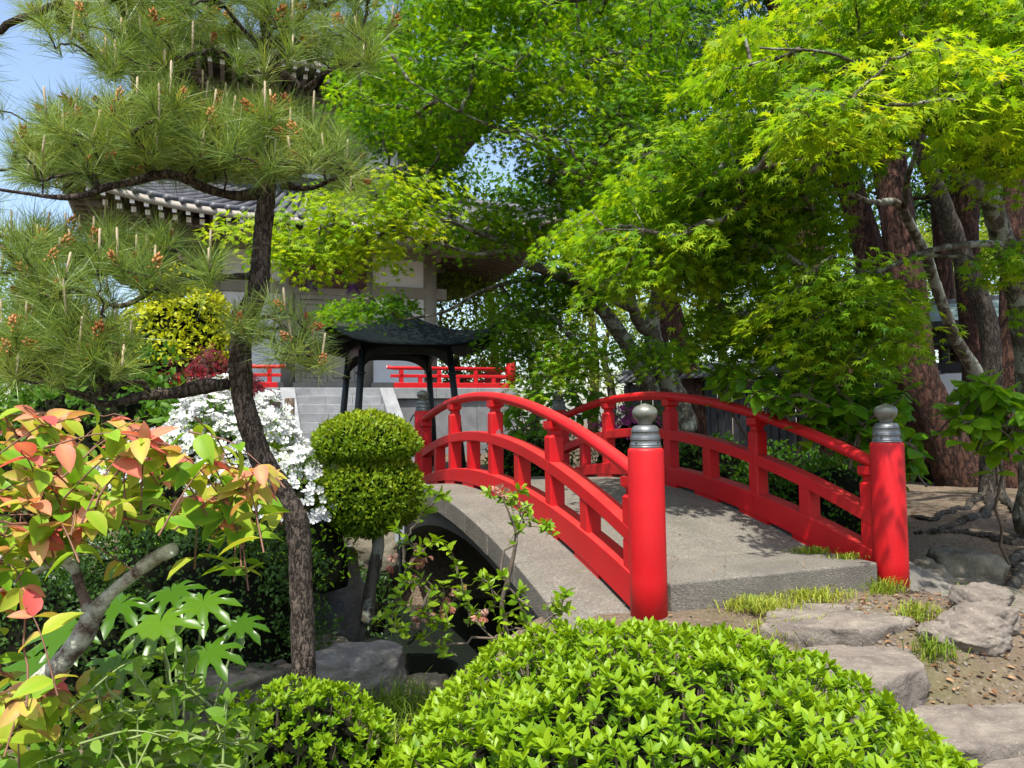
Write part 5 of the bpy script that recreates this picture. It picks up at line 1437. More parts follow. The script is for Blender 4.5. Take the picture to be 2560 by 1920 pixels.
# ------------------------------------------------------------------ shrubs made of shoots on a mound
def mound_pts(c, rx, ry, h, n, pw=2.4, lo=0.0, lump=0.06, seed=0):
    """points and normals on a lumpy dome; c is the ground centre"""
    out = []; 
    while len(out) < n:
        d = nrm(rng.normal(size=3)); d[2] = abs(d[2])
        if rng.uniform() > 0.25 + 0.75 * (1 - 0.3 * d[2]): continue
        out.append(d)
    d = np.array(out)
    k = (np.abs(d) ** pw).sum(1) ** (1 / pw); p = d / k[:, None]
    p = p * (1 + lump * vnoise(p * [rx, ry, h] + np.array(c), 5.0, seed)[:, None])
    nn = nrm(np.sign(d) * np.abs(p) ** (pw - 1) / np.array([rx, ry, h]))
    P = p * [rx, ry, h] + np.array(c)
    return P, nn

def core(root, c, rx, ry, h, base, pw=2.4, k=0.86, name='shade_core', seed=0, full=False):  # added solid near-black body, blocks light behind the leaf shell
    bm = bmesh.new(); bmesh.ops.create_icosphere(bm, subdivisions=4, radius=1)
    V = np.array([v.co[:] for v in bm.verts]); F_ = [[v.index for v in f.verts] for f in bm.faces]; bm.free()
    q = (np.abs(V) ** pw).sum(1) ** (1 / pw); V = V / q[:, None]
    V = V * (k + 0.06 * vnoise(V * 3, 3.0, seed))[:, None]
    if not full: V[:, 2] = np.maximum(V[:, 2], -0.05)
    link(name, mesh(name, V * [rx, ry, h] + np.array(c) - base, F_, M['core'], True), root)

LF_AZ = leaf_ovate(0.44, 0.14, 0.14, 2, 1.1)
def azalea_hedge(name, label, c, rx, ry, h, nshoot, leafsize, tint=0.55, pw=2.4, per=7, lump=0.06, seed=0, n_ind=300, mat='l_azalea', grp=None, cat='shrub', spread=0.75):
    base = np.array([c[0], c[1], c[2]])
    r = empty(name, tuple(base), label, cat, grp)
    P, N = mound_pts(c, rx, ry, h, nshoot, pw, 0, lump, seed)
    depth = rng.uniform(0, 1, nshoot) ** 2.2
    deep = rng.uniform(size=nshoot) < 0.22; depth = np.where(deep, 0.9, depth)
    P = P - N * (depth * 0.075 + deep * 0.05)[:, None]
    ax = nrm(N * 0.75 + [0, 0, 0.55] + rng.normal(size=N.shape) * 0.28)
    LP = []; LT = []; LN = []; TI = []
    for i in range(nshoot):
        a = ax[i]; e1 = nrm(np.cross(a, [0.2, 0.9, 0.3])); e2 = np.cross(a, e1)
        m_ = rng.integers(per - 2, per + 2); th0 = rng.uniform(0, 6.28)
        st = 0.25 + rng.normal(0, 0.12)
        for j in range(m_):
            th = th0 + j * 2.4; out = e1 * math.cos(th) + e2 * math.sin(th)
            q = j / m_; el = spread * (1.15 - 0.7 * q) + rng.normal(0, 0.12)
            t_ = a * math.cos(el) + out * math.sin(el)
            LP.append(P[i] - a * (0.35 * leafsize * (1 - q))); LT.append(t_); LN.append(a * math.sin(el) - out * math.cos(el) + a * 0.25)
            TI.append(tint + st * 0.3 + 0.22 * q - 0.45 * depth[i] + rng.normal(0, 0.08))  # deeper leaves tinted darker, inner shade put into their colour
    LP = np.array(LP); LT = np.array(LT); LN = np.array(LN)
    sz = leafsize * rng.uniform(0.65, 1.2, len(LP))
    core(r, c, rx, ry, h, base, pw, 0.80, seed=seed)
    # leafless stalks below
    mb = MB()
    for i in range(0, nshoot, 6):
        b = np.array([c[0] + (P[i][0] - c[0]) * 0.4, c[1] + (P[i][1] - c[1]) * 0.4, c[2] + 0.1]); mb.add(*tube([b, (b + P[i]) / 2 + rng.normal(size=3) * 0.02, P[i]], [0.006, 0.004, 0.0022], 4, False))
    mb.build('stems', M['twig'], r, False, base)['kind'] = 'stuff'
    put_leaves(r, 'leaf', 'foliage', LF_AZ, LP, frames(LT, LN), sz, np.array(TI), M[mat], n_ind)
    return r
azalea_hedge('azalea_hedge', 'large bright green clipped azalea hedge in the foreground below the bridge', (0.42, 2.08, 0.03), 0.92, 1.42, 0.80, 8600, 0.036, 0.60, 2.4, lump=0.04, seed=1, spread=0.95)
azalea_hedge('azalea_shrub', 'small light green azalea at the foot of the pine trunk', (-0.72, 2.62, 0.02), 0.42, 0.36, 0.62, 1500, 0.030, 0.58, 2.2, seed=2)

# clipped mushroom shrub: two tiers on one trunk
def topiary():
    b = U(925, 1540, 5.3); z = float(ground(b[0], b[1])); base = np.array([b[0], b[1], z])
    r = empty('topiary_shrub', tuple(base), 'two tier clipped mushroom shaped shrub beside the bridge', 'shrub')
    P, rad = pxline([(920, 1560, 5.3, 36), (925, 1470, 5.3, 30), (940, 1400, 5.3, 32), (945, 1340, 5.3, 30), (930, 1230, 5.3, 24), (915, 1100, 5.3, 18)])
    V, F_ = tube(P, rad, 10, True, 0.06); link('trunk', mesh('trunk', V - base, F_, M['bark_maple'], True), r)
    for k, (px, py, rxp, up, dn, n) in enumerate(((915, 1118, 128, 86, 46, 9000), (920, 1235, 134, 112, 100, 13000))):
        c = U(px, py, 5.3); rx = rxp * 5.3 / FPX; u_ = up * 5.3 / FPX; d_ = dn * 5.3 / FPX
        d = nrm(rng.normal(size=(n, 3)))
        hz = np.where(d[:, 2] > 0, u_, d_)
        sc = np.stack([np.full(n, rx), np.full(n, rx), hz], -1)
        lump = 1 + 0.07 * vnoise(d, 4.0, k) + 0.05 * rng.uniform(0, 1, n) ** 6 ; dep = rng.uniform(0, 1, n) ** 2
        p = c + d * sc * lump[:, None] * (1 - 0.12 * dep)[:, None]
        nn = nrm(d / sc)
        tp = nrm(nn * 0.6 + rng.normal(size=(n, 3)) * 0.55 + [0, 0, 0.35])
        ti = 0.42 + 0.28 * np.maximum(0, d[:, 2]) + rng.normal(0, 0.14, n) - 0.3 * dep  # top light and inner shade are put into the leaf tint
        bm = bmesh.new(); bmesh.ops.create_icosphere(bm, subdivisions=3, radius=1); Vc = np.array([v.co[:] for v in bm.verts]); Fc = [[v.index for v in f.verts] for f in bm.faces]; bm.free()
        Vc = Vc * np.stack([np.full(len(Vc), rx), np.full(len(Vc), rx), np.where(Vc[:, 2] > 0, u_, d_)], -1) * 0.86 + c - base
        tier = link('tier_shade_core', mesh('tier_shade_core', Vc, Fc, M['core'], True), r)  # added near-black core, stands in for shade between the leaves
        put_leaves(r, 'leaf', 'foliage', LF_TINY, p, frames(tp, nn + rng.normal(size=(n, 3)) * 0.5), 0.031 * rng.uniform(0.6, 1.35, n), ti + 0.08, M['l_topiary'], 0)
topiary()

# dark boxwood in the shade under the white azalea
def leaf_dome(name, label, c, rx, ry, h, n, ls, tint, mat, templ=LF_TINY, pw=2.2, lump=0.1, seed=0, grp=None, dep=0.2, n_ind=0, trunk=True, zlift=0.0, sh=None, cat='shrub', minpx=10, ck=0.78):
    z = float(ground(c[0], c[1])) if c[2] is None else c[2]; base = np.array([c[0], c[1], z])
    r = empty(name, tuple(base), label, cat, grp)
    cc_ = base + [0, 0, zlift]
    P, N = mound_pts(cc_, rx, ry, h, n, pw, 0, lump, seed)
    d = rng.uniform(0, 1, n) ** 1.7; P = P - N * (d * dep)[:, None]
    if sh is not None: P = P - [0, 0, 0] 
    tp = nrm(N * 0.5 + rng.normal(size=(n, 3)) * 0.6 + [0, 0, 0.25]); nn = N + rng.normal(size=(n, 3)) * 0.5 + [0, 0, 0.4]
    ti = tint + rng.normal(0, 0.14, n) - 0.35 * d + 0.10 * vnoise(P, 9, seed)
    core(r, cc_, rx, ry, h, base, pw, ck, seed=seed)
    if trunk:
        mb = MB()
        for k in range(5):
            a = rng.uniform(0, 6.28); q = base + [0.3 * rx * math.cos(a), 0.3 * ry * math.sin(a), zlift + 0.4 * h]; mb.add(*tube([base + [0.05 * math.cos(a), 0.05 * math.sin(a), -0.05], (base + q) / 2 + rng.normal(size=3) * 0.03, q], [0.02, 0.016, 0.01], 6))
        mb.build('stems', M['twig'], r, True, base)['kind'] = 'stuff'
    put_leaves(r, 'leaf', 'foliage', templ, P, frames(tp, nn), ls * rng.uniform(0.7, 1.3, n), ti, M[mat], n_ind, minpx)
    return r, P, N
b = U(450, 1300, 4.5); leaf_dome('boxwood_hedge', 'dark small leaved hedge below the white azalea', (b[0], b[1], None), 0.85, 0.42, 1.0, 12000, 0.030, 0.62, 'l_box', seed=3, lump=0.14, dep=0.25, pw=2.8)
b = U(90, 1400, 4.0); leaf_dome('boxwood_hedge', 'dark small leaved hedge behind the lichen covered branch', (b[0], b[1], None), 0.75, 0.4, 0.85, 8000, 0.030, 0.66, 'l_box', seed=4, lump=0.14, dep=0.25)

# white azalea in full bloom
def white_azalea():
    c = U(550, 1100, 5.6); z = 0.60
    r, P, N = leaf_dome('white_azalea', 'azalea bush covered in white flowers behind the pine trunk', (c[0], c[1], z), 0.84, 0.75, 1.04, 3800, 0.045, 0.5, 'l_azalea', LF_SLIM, 2.0, 0.20, 5, None, 0.15, 60)
    n = 3400; base = np.array(r.location)
    Pf, Nf = mound_pts(base, 0.84, 0.75, 1.04, n, 2.0, 0, 0.20, 5)
    keep = (vnoise(Pf, 4.5, 8) > -0.62) & (Pf[:, 2] > 1.0 + 0.12 * vnoise(Pf, 6.0, 12)); Pf, Nf = Pf[keep], Nf[keep]; n = len(Pf)
    Pf = Pf + Nf * rng.uniform(0.0, 0.05, (n, 1))
    ax = nrm(Nf + rng.normal(size=(n, 3)) * 0.4 + [0, -0.15, 0.2]); tp = np.cross(ax, rng.normal(size=(n, 3)))
    facing = ((CO - Pf) * Nf).sum(1) > 0
    put_leaves(r, 'flower', 'flowers', petal_flower(0.45), Pf, frames(tp, ax), rng.uniform(0.028, 0.040, n), rng.uniform(0.2, 1.0, n), M['flower'], 300, 5.0, facing.astype(float))
    # lower right skirt of blossoms
    r2, P2, N2 = leaf_dome('white_azalea', 'lower white azalea reaching right of the pine trunk', (*U(745, 1200, 5.2)[:2], 0.45), 0.42, 0.35, 0.82, 1400, 0.042, 0.5, 'l_azalea', LF_SLIM, 2.0, 0.14, 6, None, 0.15, 40)
    n = 700; base2 = np.array(r2.location); Pf, Nf = mound_pts(base2, 0.42, 0.35, 0.82, n, 2.0, 0, 0.14, 6)
    keep = (vnoise(Pf, 5.0, 9) > -0.1) & (Pf[:, 2] > base2[2] + 0.42); Pf, Nf = Pf[keep], Nf[keep]; n = len(Pf)
    Pf = Pf + Nf * rng.uniform(0.0, 0.04, (n, 1)); ax = nrm(Nf + rng.normal(size=(n, 3)) * 0.4 + [0, -0.15, 0.2]); tp = np.cross(ax, rng.normal(size=(n, 3)))
    put_leaves(r2, 'flower', 'flowers', petal_flower(0.45), Pf, frames(tp, ax), rng.uniform(0.027, 0.038, n), rng.uniform(0.2, 1.0, n), M['flower'], 200, 5.0)
    for q in (r, r2): q['group'] = 'white azaleas'
    r3, P3, N3 = leaf_dome('white_azalea', 'half hidden white azalea behind the reddish leaves at left', (*U(130, 1200, 4.6)[:2], None), 0.5, 0.35, 0.9, 1500, 0.042, 0.4, 'l_azalea', LF_SLIM, 2.0, 0.14, 7, None, 0.15, 40)
    n = 150; base3 = np.array(r3.location); Pf, Nf = mound_pts(base3, 0.5, 0.35, 0.9, n, 2.0, 0, 0.14, 7)
    Pf = Pf + Nf * 0.02; ax = nrm(Nf + rng.normal(size=(n, 3)) * 0.4); tp = np.cross(ax, rng.normal(size=(n, 3)))
    put_leaves(r3, 'flower', 'flowers', petal_flower(0.45), Pf, frames(tp, ax), rng.uniform(0.030, 0.042, n), rng.uniform(0.1, 0.8, n), M['flower'], 150, 5.0)
    r3['group'] = 'white azaleas'
white_azalea()

# golden trees and purple maple before the podium
b = U(450, 900, 8.6); leaf_dome('golden_tree', 'rounded golden yellow tree behind the pine branches', (b[0], b[1], None), 0.62, 0.6, 1.0, 6500, 0.06, 0.6, 'l_gold', LF_OV, 2.2, 0.16, 10, 'golden leaved shrubs', 0.25, 0, True, 1.5, cat='tree')
b = U(675, 960, 7.8); leaf_dome('golden_shrub', 'golden green shrub between pine trunk and stone stairs', (b[0], b[1], None), 0.36, 0.36, 1.0, 3200, 0.055, 0.45, 'l_gold', LF_OV, 2.2, 0.14, 11, 'golden leaved shrubs', 0.2, 120, True, 0.25)
def purple_maple():
    b = U(525, 1000, 7.6); z = float(ground(b[0], b[1]))
    limbs = [[(525, 1080, 7.6, 20), (525, 1000, 7.6, 14), (520, 930, 7.6, 10), (500, 890, 7.6, 6)], [(525, 1000, 7.6, 10), (570, 930, 7.6, 7), (620, 900, 7.5, 5)]]
    regs = [([(440, 890), (500, 865), (560, 870), (590, 900), (600, 980), (560, 1030), (480, 1040), (450, 960)], 7.2, 7.9, 26, 0.5), ([(600, 900), (650, 940), (640, 1000), (600, 980)], 7.2, 7.6, 8, 0.45)]
    broad_tree('purple_maple', 'small purple red lace leaf maple behind the white azalea', 'tree', (b[0], b[1], z), limbs, regs, LF_LACE, 0.075, M['l_redmaple'], M['twig_dark'], 0.16, 34, None, 200, 0.7, 0.04)
purple_maple()
b = U(470, 930, 6.8); leaf_dome('broadleaf_shrub', 'fresh green leafy shrub left of the purple maple', (b[0], b[1], None), 0.45, 0.4, 1.05, 900, 0.10, 0.55, 'l_green', LF_OV, 2.0, 0.2, 12, None, 0.3, 150, True, 0.2, ck=0.5)
b = U(250, 960, 7.2); leaf_dome('broadleaf_shrub', 'dense green shrub below the pine branches at left', (b[0], b[1], None), 1.1, 0.6, 1.5, 3200, 0.085, 0.4, 'l_green', LF_OV, 2.2, 0.2, 13, None, 0.3, 150, True, 0.1)
b = U(1600, 1020, 10.8); r, P, N = leaf_dome('pink_azalea', 'dark green azalea with a few magenta flowers beyond the bridge', (b[0], b[1], None), 0.8, 0.5, 1.15, 2600, 0.05, 0.25, 'l_azalea', LF_SLIM, 2.2, 0.15, 14, None, 0.2, 0)
sel = np.nonzero((N[:, 2] > 0.35) & (vnoise(P, 4, 3) > 0.25))[0][:150]
put_leaves(r, 'flower', 'flowers', petal_flower(0.4), P[sel] + N[sel] * 0.05, frames(np.cross(N[sel], rng.normal(size=(len(sel), 3))), N[sel]), 0.045, rng.uniform(0, 1, len(sel)), M['pink'], 150, 3.0)
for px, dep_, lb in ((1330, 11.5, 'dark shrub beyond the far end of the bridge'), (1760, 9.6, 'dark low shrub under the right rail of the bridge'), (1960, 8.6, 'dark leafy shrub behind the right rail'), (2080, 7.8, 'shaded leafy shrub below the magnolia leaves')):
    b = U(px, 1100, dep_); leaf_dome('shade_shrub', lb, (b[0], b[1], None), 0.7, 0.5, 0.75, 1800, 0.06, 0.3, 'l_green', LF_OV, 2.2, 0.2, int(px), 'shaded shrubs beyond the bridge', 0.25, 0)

for s_, t_, lb in ((-1.15, 3.6, 'added dark fern like shrub in place of shade on the far stream bank left of the arch'), (-0.9, 4.7, 'added dark shrub in place of shade at the foot of the far left bridge post'), (-2.0, 2.6, 'added dark shrub in place of shade on the stream bank behind the pine')):  # added dark shrubs covering the lit bank, standing in for shade
    b = localpt(s_, t_); leaf_dome('shade_fill_shrub', lb, (b[0], b[1], None), 0.5, 0.45, 0.8, 1500, 0.05, 0.3, 'l_box', LF_OV, 2.2, 0.2, int(100 * t_), 'added dark shrubs in place of shade on the stream bank', 0.25, 0)
# ------------------------------------------------------------------ plants with large leaves
def shoots_plant(name, label, base, tips, mat, templ, ls, pairs, tint, stemmat, cat='shrub', grp=None, droop=0.35, n_ind=300, sr=0.0035, whorl=False, tipred=0.0, seglen=0.30, face=0.35, bend=0.12, rmax=0.012, tvar=0.10):
    """tips: shoot end points; each shoot carries opposite leaf pairs along its last stretch"""
    base = np.array(base, float)
    r = empty(name, tuple(base), label, cat, grp)
    sk = Skeleton(); sk.limb([base, base + [0, 0, 0.12]], [0.01, 0.01])
    tips = np.array(tips); D = sk.connect(tips, 0.3)
    mb = MB(); LP = []; LT = []; LN = []; TI = []; SZ = []
    for i, tpnt in enumerate(tips):
        d = nrm(D[i] + np.array([0, 0, 0.25]) + rng.normal(size=3) * 0.25)
        L = seglen * rng.uniform(0.7, 1.25)
        a = tpnt - d * L; pts = np.array([a, a + d * L * 0.5 + [0, 0, bend * L], tpnt])
        line = smoothline(pts, 4); mb.add(*tube(line, np.linspace(sr * 1.5, sr * 0.6, len(line)), 5, False))
        e1 = nrm(np.cross(d, [0, 0, 1.0])); e2 = np.cross(e1, d)
        st = rng.normal(0, 0.08)
        for k in range(pairs):
            q = (k + 0.6) / pairs; idx_ = min(len(line) - 1, int(q * (len(line) - 1))); p = line[idx_]
            rot = 0.0 if k % 2 == 0 else 0.9
            last = k == pairs - 1
            ths = [rot, rot + math.pi] if not (whorl and last) else [j * 2 * math.pi / 6 + rot for j in range(6)]
            if last and not whorl: ths.append(None)
            for th in ths:
                out = (e1 * math.cos(th) + e2 * math.sin(th)) if th is not None else d * 0.9
                t_ = nrm(out * 0.85 + d * 0.55 + [0, 0, -droop] + rng.normal(size=3) * 0.22)
                n_ = np.array([0, 0, 1.0]) + rng.normal(size=3) * face + nrm(CO - p) * 0.25
                LP.append(p); LT.append(t_); LN.append(n_); SZ.append(ls * rng.uniform(0.65, 1.15) * (0.8 + 0.2 * (1 - q)))
                TI.append(tint + st + tipred * (q ** 3) + rng.normal(0, tvar))
    mb.build('shoots', stemmat, r, True, base)['kind'] = 'stuff'
    mb = MB(); sk.branches(mb, sr * 0.9, 0.1, 5, rmax)
    if mb.n: mb.build('stems', stemmat, r, True, base)['kind'] = 'stuff'
    put_leaves(r, 'leaf', 'foliage', templ, np.array(LP), frames(np.array(LT), np.array(LN)), np.array(SZ), np.array(TI), M[mat], n_ind)
    return r

LF_BRONZE = leaf_ovate(0.54, 0.18, 0.30, 4, 1.1); LF_BRONZE[2][6:] = 0.14
# reddish young foliage on a lichen covered branch
def bronze_shrub():
    rows = [(-260, 1960, 1.95, 70), (-20, 1790, 1.92, 62), (130, 1680, 1.9, 56), (200, 1600, 1.88, 64), (228, 1545, 1.87, 60), (270, 1490, 1.85, 38), (330, 1440, 1.83, 36), (380, 1400, 1.82, 44), (435, 1372, 1.8, 40)]
    P, rad = pxline(rows, 6); base = np.array([P[0][0], P[0][1], float(ground(P[0][0], P[0][1]))])
    tips = []
    for poly, n in (([(0, 1010), (150, 985), (330, 1030), (450, 1080), (560, 1100), (700, 1190), (730, 1260), (640, 1330), (480, 1330), (350, 1300), (200, 1340), (0, 1400)], 74), ([(560, 1170), (700, 1180), (740, 1250), (640, 1320), (560, 1300)], 12), ([(0, 1640), (120, 1660), (250, 1700), (330, 1760), (260, 1800), (0, 1800)], 16), ([(-20, 1480), (60, 1450), (80, 1560), (0, 1600)], 5), ([(-400, 1000), (0, 1000), (0, 1500), (-400, 1500)], 10)):
        for q in polysample(poly, n): tips.append(U(q[0], q[1], rng.uniform(1.5, 2.0)))
    r = shoots_plant('bronze_shrub', 'shrub with pink and yellow green young leaves in the left foreground', base, tips, 'l_euonymus', LF_BRONZE, 0.080, 3, 0.14, M['twig_red'], droop=0.45, tipred=0.72, sr=0.0014, seglen=0.20, rmax=0.0028, tvar=0.17)
    V, F_ = tube(P, rad * 0.82 * (1 + 0.10 * vnoise(P, 30, 4)), 14, True, 0.05); link('lichen_branch', mesh('lichen_branch', V - base, F_, M['bark_lichen'], True), r)['label'] = 'thick branch blotched with pale lichen'
    for rw in ([(228, 1545, 1.87, 30), (205, 1480, 1.88, 24), (190, 1430, 1.9, 24), (165, 1405, 1.92, 26), (130, 1410, 1.94, 18), (80, 1440, 1.96, 14), (30, 1500, 1.98, 12)], [(170, 1405, 1.9, 20), (150, 1370, 1.88, 14), (190, 1330, 1.85, 12), (260, 1320, 1.8, 9)], [(140, 1410, 1.9, 16), (60, 1385, 1.9, 14), (-40, 1360, 1.9, 12)]):
        q, rr = pxline(rw, 6); V, F_ = tube(q, rr, 9, True, 0.07); link('side_branch', mesh('side_branch', V - base, F_, M['bark_lichen'], True), r)
bronze_shrub()

# fatsia
def fatsia():
    b = U(420, 1900, 2.5); base = np.array([b[0], b[1], float(ground(b[0], b[1]))])
    r = empty('fatsia_plant', tuple(base), 'fatsia with glossy hand shaped leaves under the lichen branch', 'plant')
    T = leaf_fatsia()
    for (px, py, dep_, sz, tx, ty, tz, ti) in [(400, 1556, 2.35, 0.15, 0.1, -0.9, -0.55, 0.75), (508, 1505, 2.5, 0.135, 0.3, -0.8, -0.5, 0.6), (300, 1510, 2.6, 0.15, -0.5, -0.7, -0.3, 0.4), (170, 1580, 2.5, 0.16, -0.7, -0.6, -0.4, 0.45), (520, 1630, 2.3, 0.12, 0.7, -0.6, -0.4, 0.5), (300, 1660, 2.25, 0.12, -0.3, -0.9, -0.5, 0.5), (430, 1480, 2.75, 0.13, 0.3, -0.4, -0.2, 0.35), (600, 1560, 2.7, 0.11, 0.8, -0.4, -0.4, 0.3), (90, 1660, 2.4, 0.14, -0.6, -0.7, -0.4, 0.4)]:
        p = U(px, py, dep_); t_ = nrm(np.array([tx, ty, tz]))
        nvec = nrm(np.array([0, -0.45, 1.0]) + rng.normal(size=3) * 0.12)
        Rm = frames(t_[None], nvec[None])[0]
        V = T[0] @ (Rm * sz).T + p - base
        lf = link('leaf', mesh('leaf', V, T[1], M['l_fatsia'], True, np.full(len(V), ti)), r)
        V, F_ = tube(smoothline([base, (base + p) / 2 + [0, 0.05, 0.1], p - [0, 0, 0.005]], 4), np.linspace(0.006, 0.004, 9), 6, False); link('leaf_stalk', mesh('leaf_stalk', V - base, F_, M['stem_green'], True), r)
fatsia()
# soft round-leaved stems in the corner
tips = [U(q[0], q[1], rng.uniform(1.6, 2.1)) for q in polysample([(220, 1690), (420, 1600), (520, 1620), (600, 1700), (640, 1800), (640, 1930), (0, 1940), (100, 1880)], 60)]
b = U(380, 2100, 1.9); shoots_plant('clover_bush', 'bush of soft rounded grey green leaves at the bottom left', (b[0], b[1], float(ground(b[0], b[1]))), tips, 'l_pea', LF_ROUND, 0.052, 4, 0.65, M['stem_green'], droop=0.2, sr=0.002, seglen=0.18, face=0.45, rmax=0.006)
b = U(200, 1950, 2.5); leaf_dome('ground_shrub', 'low dark green shrub under the corner foliage', (b[0], b[1], None), 0.75, 0.4, 0.55, 2400, 0.05, 0.5, 'l_pea', LF_ROUND, 2.2, 0.2, 21, None, 0.2, 120)

# straggly azalea with wilted blossoms in front of the arch
def straggly():
    b = U(1215, 1650, 3.75); base = np.array([b[0], b[1], float(ground(b[0], b[1]))])
    pts = [(1080, 1230), (1050, 1260), (1110, 1240), (1020, 1330), (1060, 1360), (1110, 1340), (1140, 1420), (1000, 1430), (980, 1500), (1040, 1450), (1090, 1470), (1150, 1480), (1200, 1450), (1240, 1440), (1230, 1490), (1290, 1480), (1320, 1510), (1370, 1520), (1400, 1470), (1410, 1500), (1180, 1530), (1120, 1550), (1060, 1520), (1020, 1560), (1250, 1560), (1100, 1610), (1240, 1600), (1330, 1560), (1280, 1240), (1300, 1260), (1330, 1250), (1340, 1290), (1370, 1310), (1290, 1300), (1250, 1220), (960, 1530), (1080, 1580)]
    tips = [U(a + rng.normal(0, 16), b_ + rng.normal(0, 14), rng.uniform(3.55, 3.95)) for a, b_ in pts for _ in range(2)]
    r = shoots_plant('straggly_azalea', 'straggly azalea with thin stems and wilted blossoms before the bridge arch', base, tips, 'l_azalea', LF_OV, 0.062, 3, 0.70, M['twig'], droop=0.12, sr=0.0016, whorl=True, seglen=0.10, rmax=0.006, face=0.7)
    P, rad = pxline([(1290, 1700, 3.8, 16), (1270, 1600, 3.8, 13), (1255, 1510, 3.8, 12), (1275, 1430, 3.8, 11), (1290, 1340, 3.8, 9), (1275, 1290, 3.8, 6), (1255, 1240, 3.8, 4)]); V, F_ = tube(P, rad, 7, True, 0.06); link('stem', mesh('stem', V - base, F_, M['twig'], True), r)
    P, rad = pxline([(1290, 1340, 3.8, 6), (1310, 1310, 3.75, 5), (1300, 1280, 3.72, 4), (1330, 1260, 3.7, 3)]); V, F_ = tube(P, rad, 6, True, 0.06); link('stem', mesh('stem', V - base, F_, M['twig'], True), r)
    W = [U(a + rng.normal(0, 14), b_ + rng.normal(0, 12), rng.uniform(3.6, 3.9)) for a, b_ in [(1050, 1400), (1040, 1420), (1060, 1390), (1130, 1500), (1150, 1490), (1050, 1560), (1060, 1540), (1200, 1530), (990, 1400), (1110, 1520)] for _ in range(4)]
    W = np.array(W); n = len(W)
    put_leaves(r, 'wilted_flower', 'wilted_flowers', petal_flower(1.1), W, frames(rng.normal(size=(n, 3)), rng.normal(size=(n, 3)) + [0, 0, -0.8]), rng.uniform(0.016, 0.026, n), rng.uniform(0, 1, n), M['wilted'], 60, 2)
    W = np.array([U(a, b_, 3.72) for a, b_ in [(1238, 1228), (1250, 1222), (1262, 1232), (1246, 1240)]]); put_leaves(r, 'pink_flower', 'flowers', petal_flower(0.5), W, frames(rng.normal(size=(4, 3)), rng.normal(size=(4, 3)) + [0, -1, 1]), 0.03, 0.9, M['wilted'], 10, 2)
straggly()

# broad magnolia-like leaves behind the right rail
def bigleaf(name, label, poly, n, d0, d1, ls, basepx, tint, grp=None):
    tips = [U(q[0], q[1], rng.uniform(d0, d1)) for q in polysample(poly, n)]
    b = U(*basepx); shoots_plant(name, label, (b[0], b[1], float(ground(b[0], b[1]))), tips, 'l_big', LF_BIG, ls, 2, tint, M['twig'], 'shrub', grp, 0.55, 300, 0.006, True, 0.0, 0.3, 0.3)
#
bigleaf('magnolia_shrub', 'shrub with broad drooping oval leaves behind the right post', [(1800, 930), (1900, 950), (2050, 930), (2250, 960), (2300, 1060), (2280, 1180), (2200, 1150), (2060, 1080), (1950, 1020), (1820, 980)], 105, 5.5, 6.2, 0.19, (2250, 1300, 6.3), 0.62, 'broad leaved shrubs')
bigleaf('magnolia_shrub', 'sunlit broad leaved shrub at the right edge above the roots', [(2350, 960), (2450, 930), (2560, 960), (2600, 1100), (2450, 1130), (2380, 1080)], 34, 5.2, 5.9, 0.19, (2520, 1300, 6.0), 0.8, 'broad leaved shrubs')
bigleaf('magnolia_shrub', 'broad leaved sprig rising above the right rail', [(1760, 920), (1850, 900), (1900, 960), (1790, 970)], 8, 6.2, 6.8, 0.19, (2000, 1200, 7.2), 0.75, 'broad leaved shrubs')
bigleaf('magnolia_shrub', 'broad leaved shrub around the far right bridge post', [(1260, 1000), (1350, 960), (1450, 950), (1510, 980), (1480, 1040), (1350, 1080), (1260, 1090)], 30, 9.9, 11.0, 0.19, (1390, 1150, 10.6), 0.65, 'broad leaved shrubs')

# ------------------------------------------------------------------ grass and litter
def tuft(px, py, Yd, n, L, tint, label, spread=0.08, z=None):
    p = U(px, py, Yd); zz = float(ground(p[0], p[1])) if z is None else z
    base = np.array([p[0], p[1], zz]); b = base + rng.normal(size=(n, 3)) * [spread, spread * 0.6, 0]
    if z is None: b[:, 2] = ground(b[:, 0], b[:, 1])
    a = rng.uniform(0, 6.28, n); le = L * rng.uniform(0.5, 1.2, n); out = rng.uniform(0.3, 1.15, n)
    h = np.stack([np.cos(a), np.sin(a), np.zeros(n)], -1); sd_ = np.stack([-np.sin(a), np.cos(a), np.zeros(n)], -1) * 0.0027
    m1 = b + h * (le * out * 0.35)[:, None] + np.array([0, 0, 1]) * (le * 0.6)[:, None]; tp = b + h * (le * out)[:, None] + np.array([0, 0, 1]) * (le * (0.95 - 0.55 * out))[:, None]
    V = np.stack([b - sd_, b + sd_, m1 + sd_ * 0.9, m1 - sd_ * 0.9, tp], 1).reshape(-1, 3) - base
    F_ = (np.array([[0, 1, 2], [0, 2, 3], [3, 2, 4]])[None] + (np.arange(n) * 5)[:, None, None]).reshape(-1, 3)
    o = link('grass_tuft', mesh('grass_tuft', V, F_, M['grass'], False, np.repeat(np.clip(tint + rng.normal(0, 0.15, n), 0, 1), 5)))
    o.location = base; o['label'] = label; o['category'] = 'grass'; o['group'] = 'grass tufts'; o['kind'] = 'stuff'
def tuftL(s, t, z, n, L, tint, label, spread):
    p = localpt(s, t, z); v = p - CO; d = v @ CF; tuft(1280 + FPX * (v @ CR) / d, 960 - FPX * (v @ CU) / d, p[1], n, L, tint, label, spread, z)
tuft(1010, 1580, 3.9, 260, 0.26, 0.35, 'tall arching grass below the straggly azalea', 0.11)
tuft(960, 1680, 3.5, 220, 0.22, 0.5, 'dry grass clump left of the azalea hedge', 0.14)
tuftL(1.05, -0.08, 0.42, 420, 0.09, 0.78, 'yellow green tuft at the foot of the concrete step, middle', 0.12)
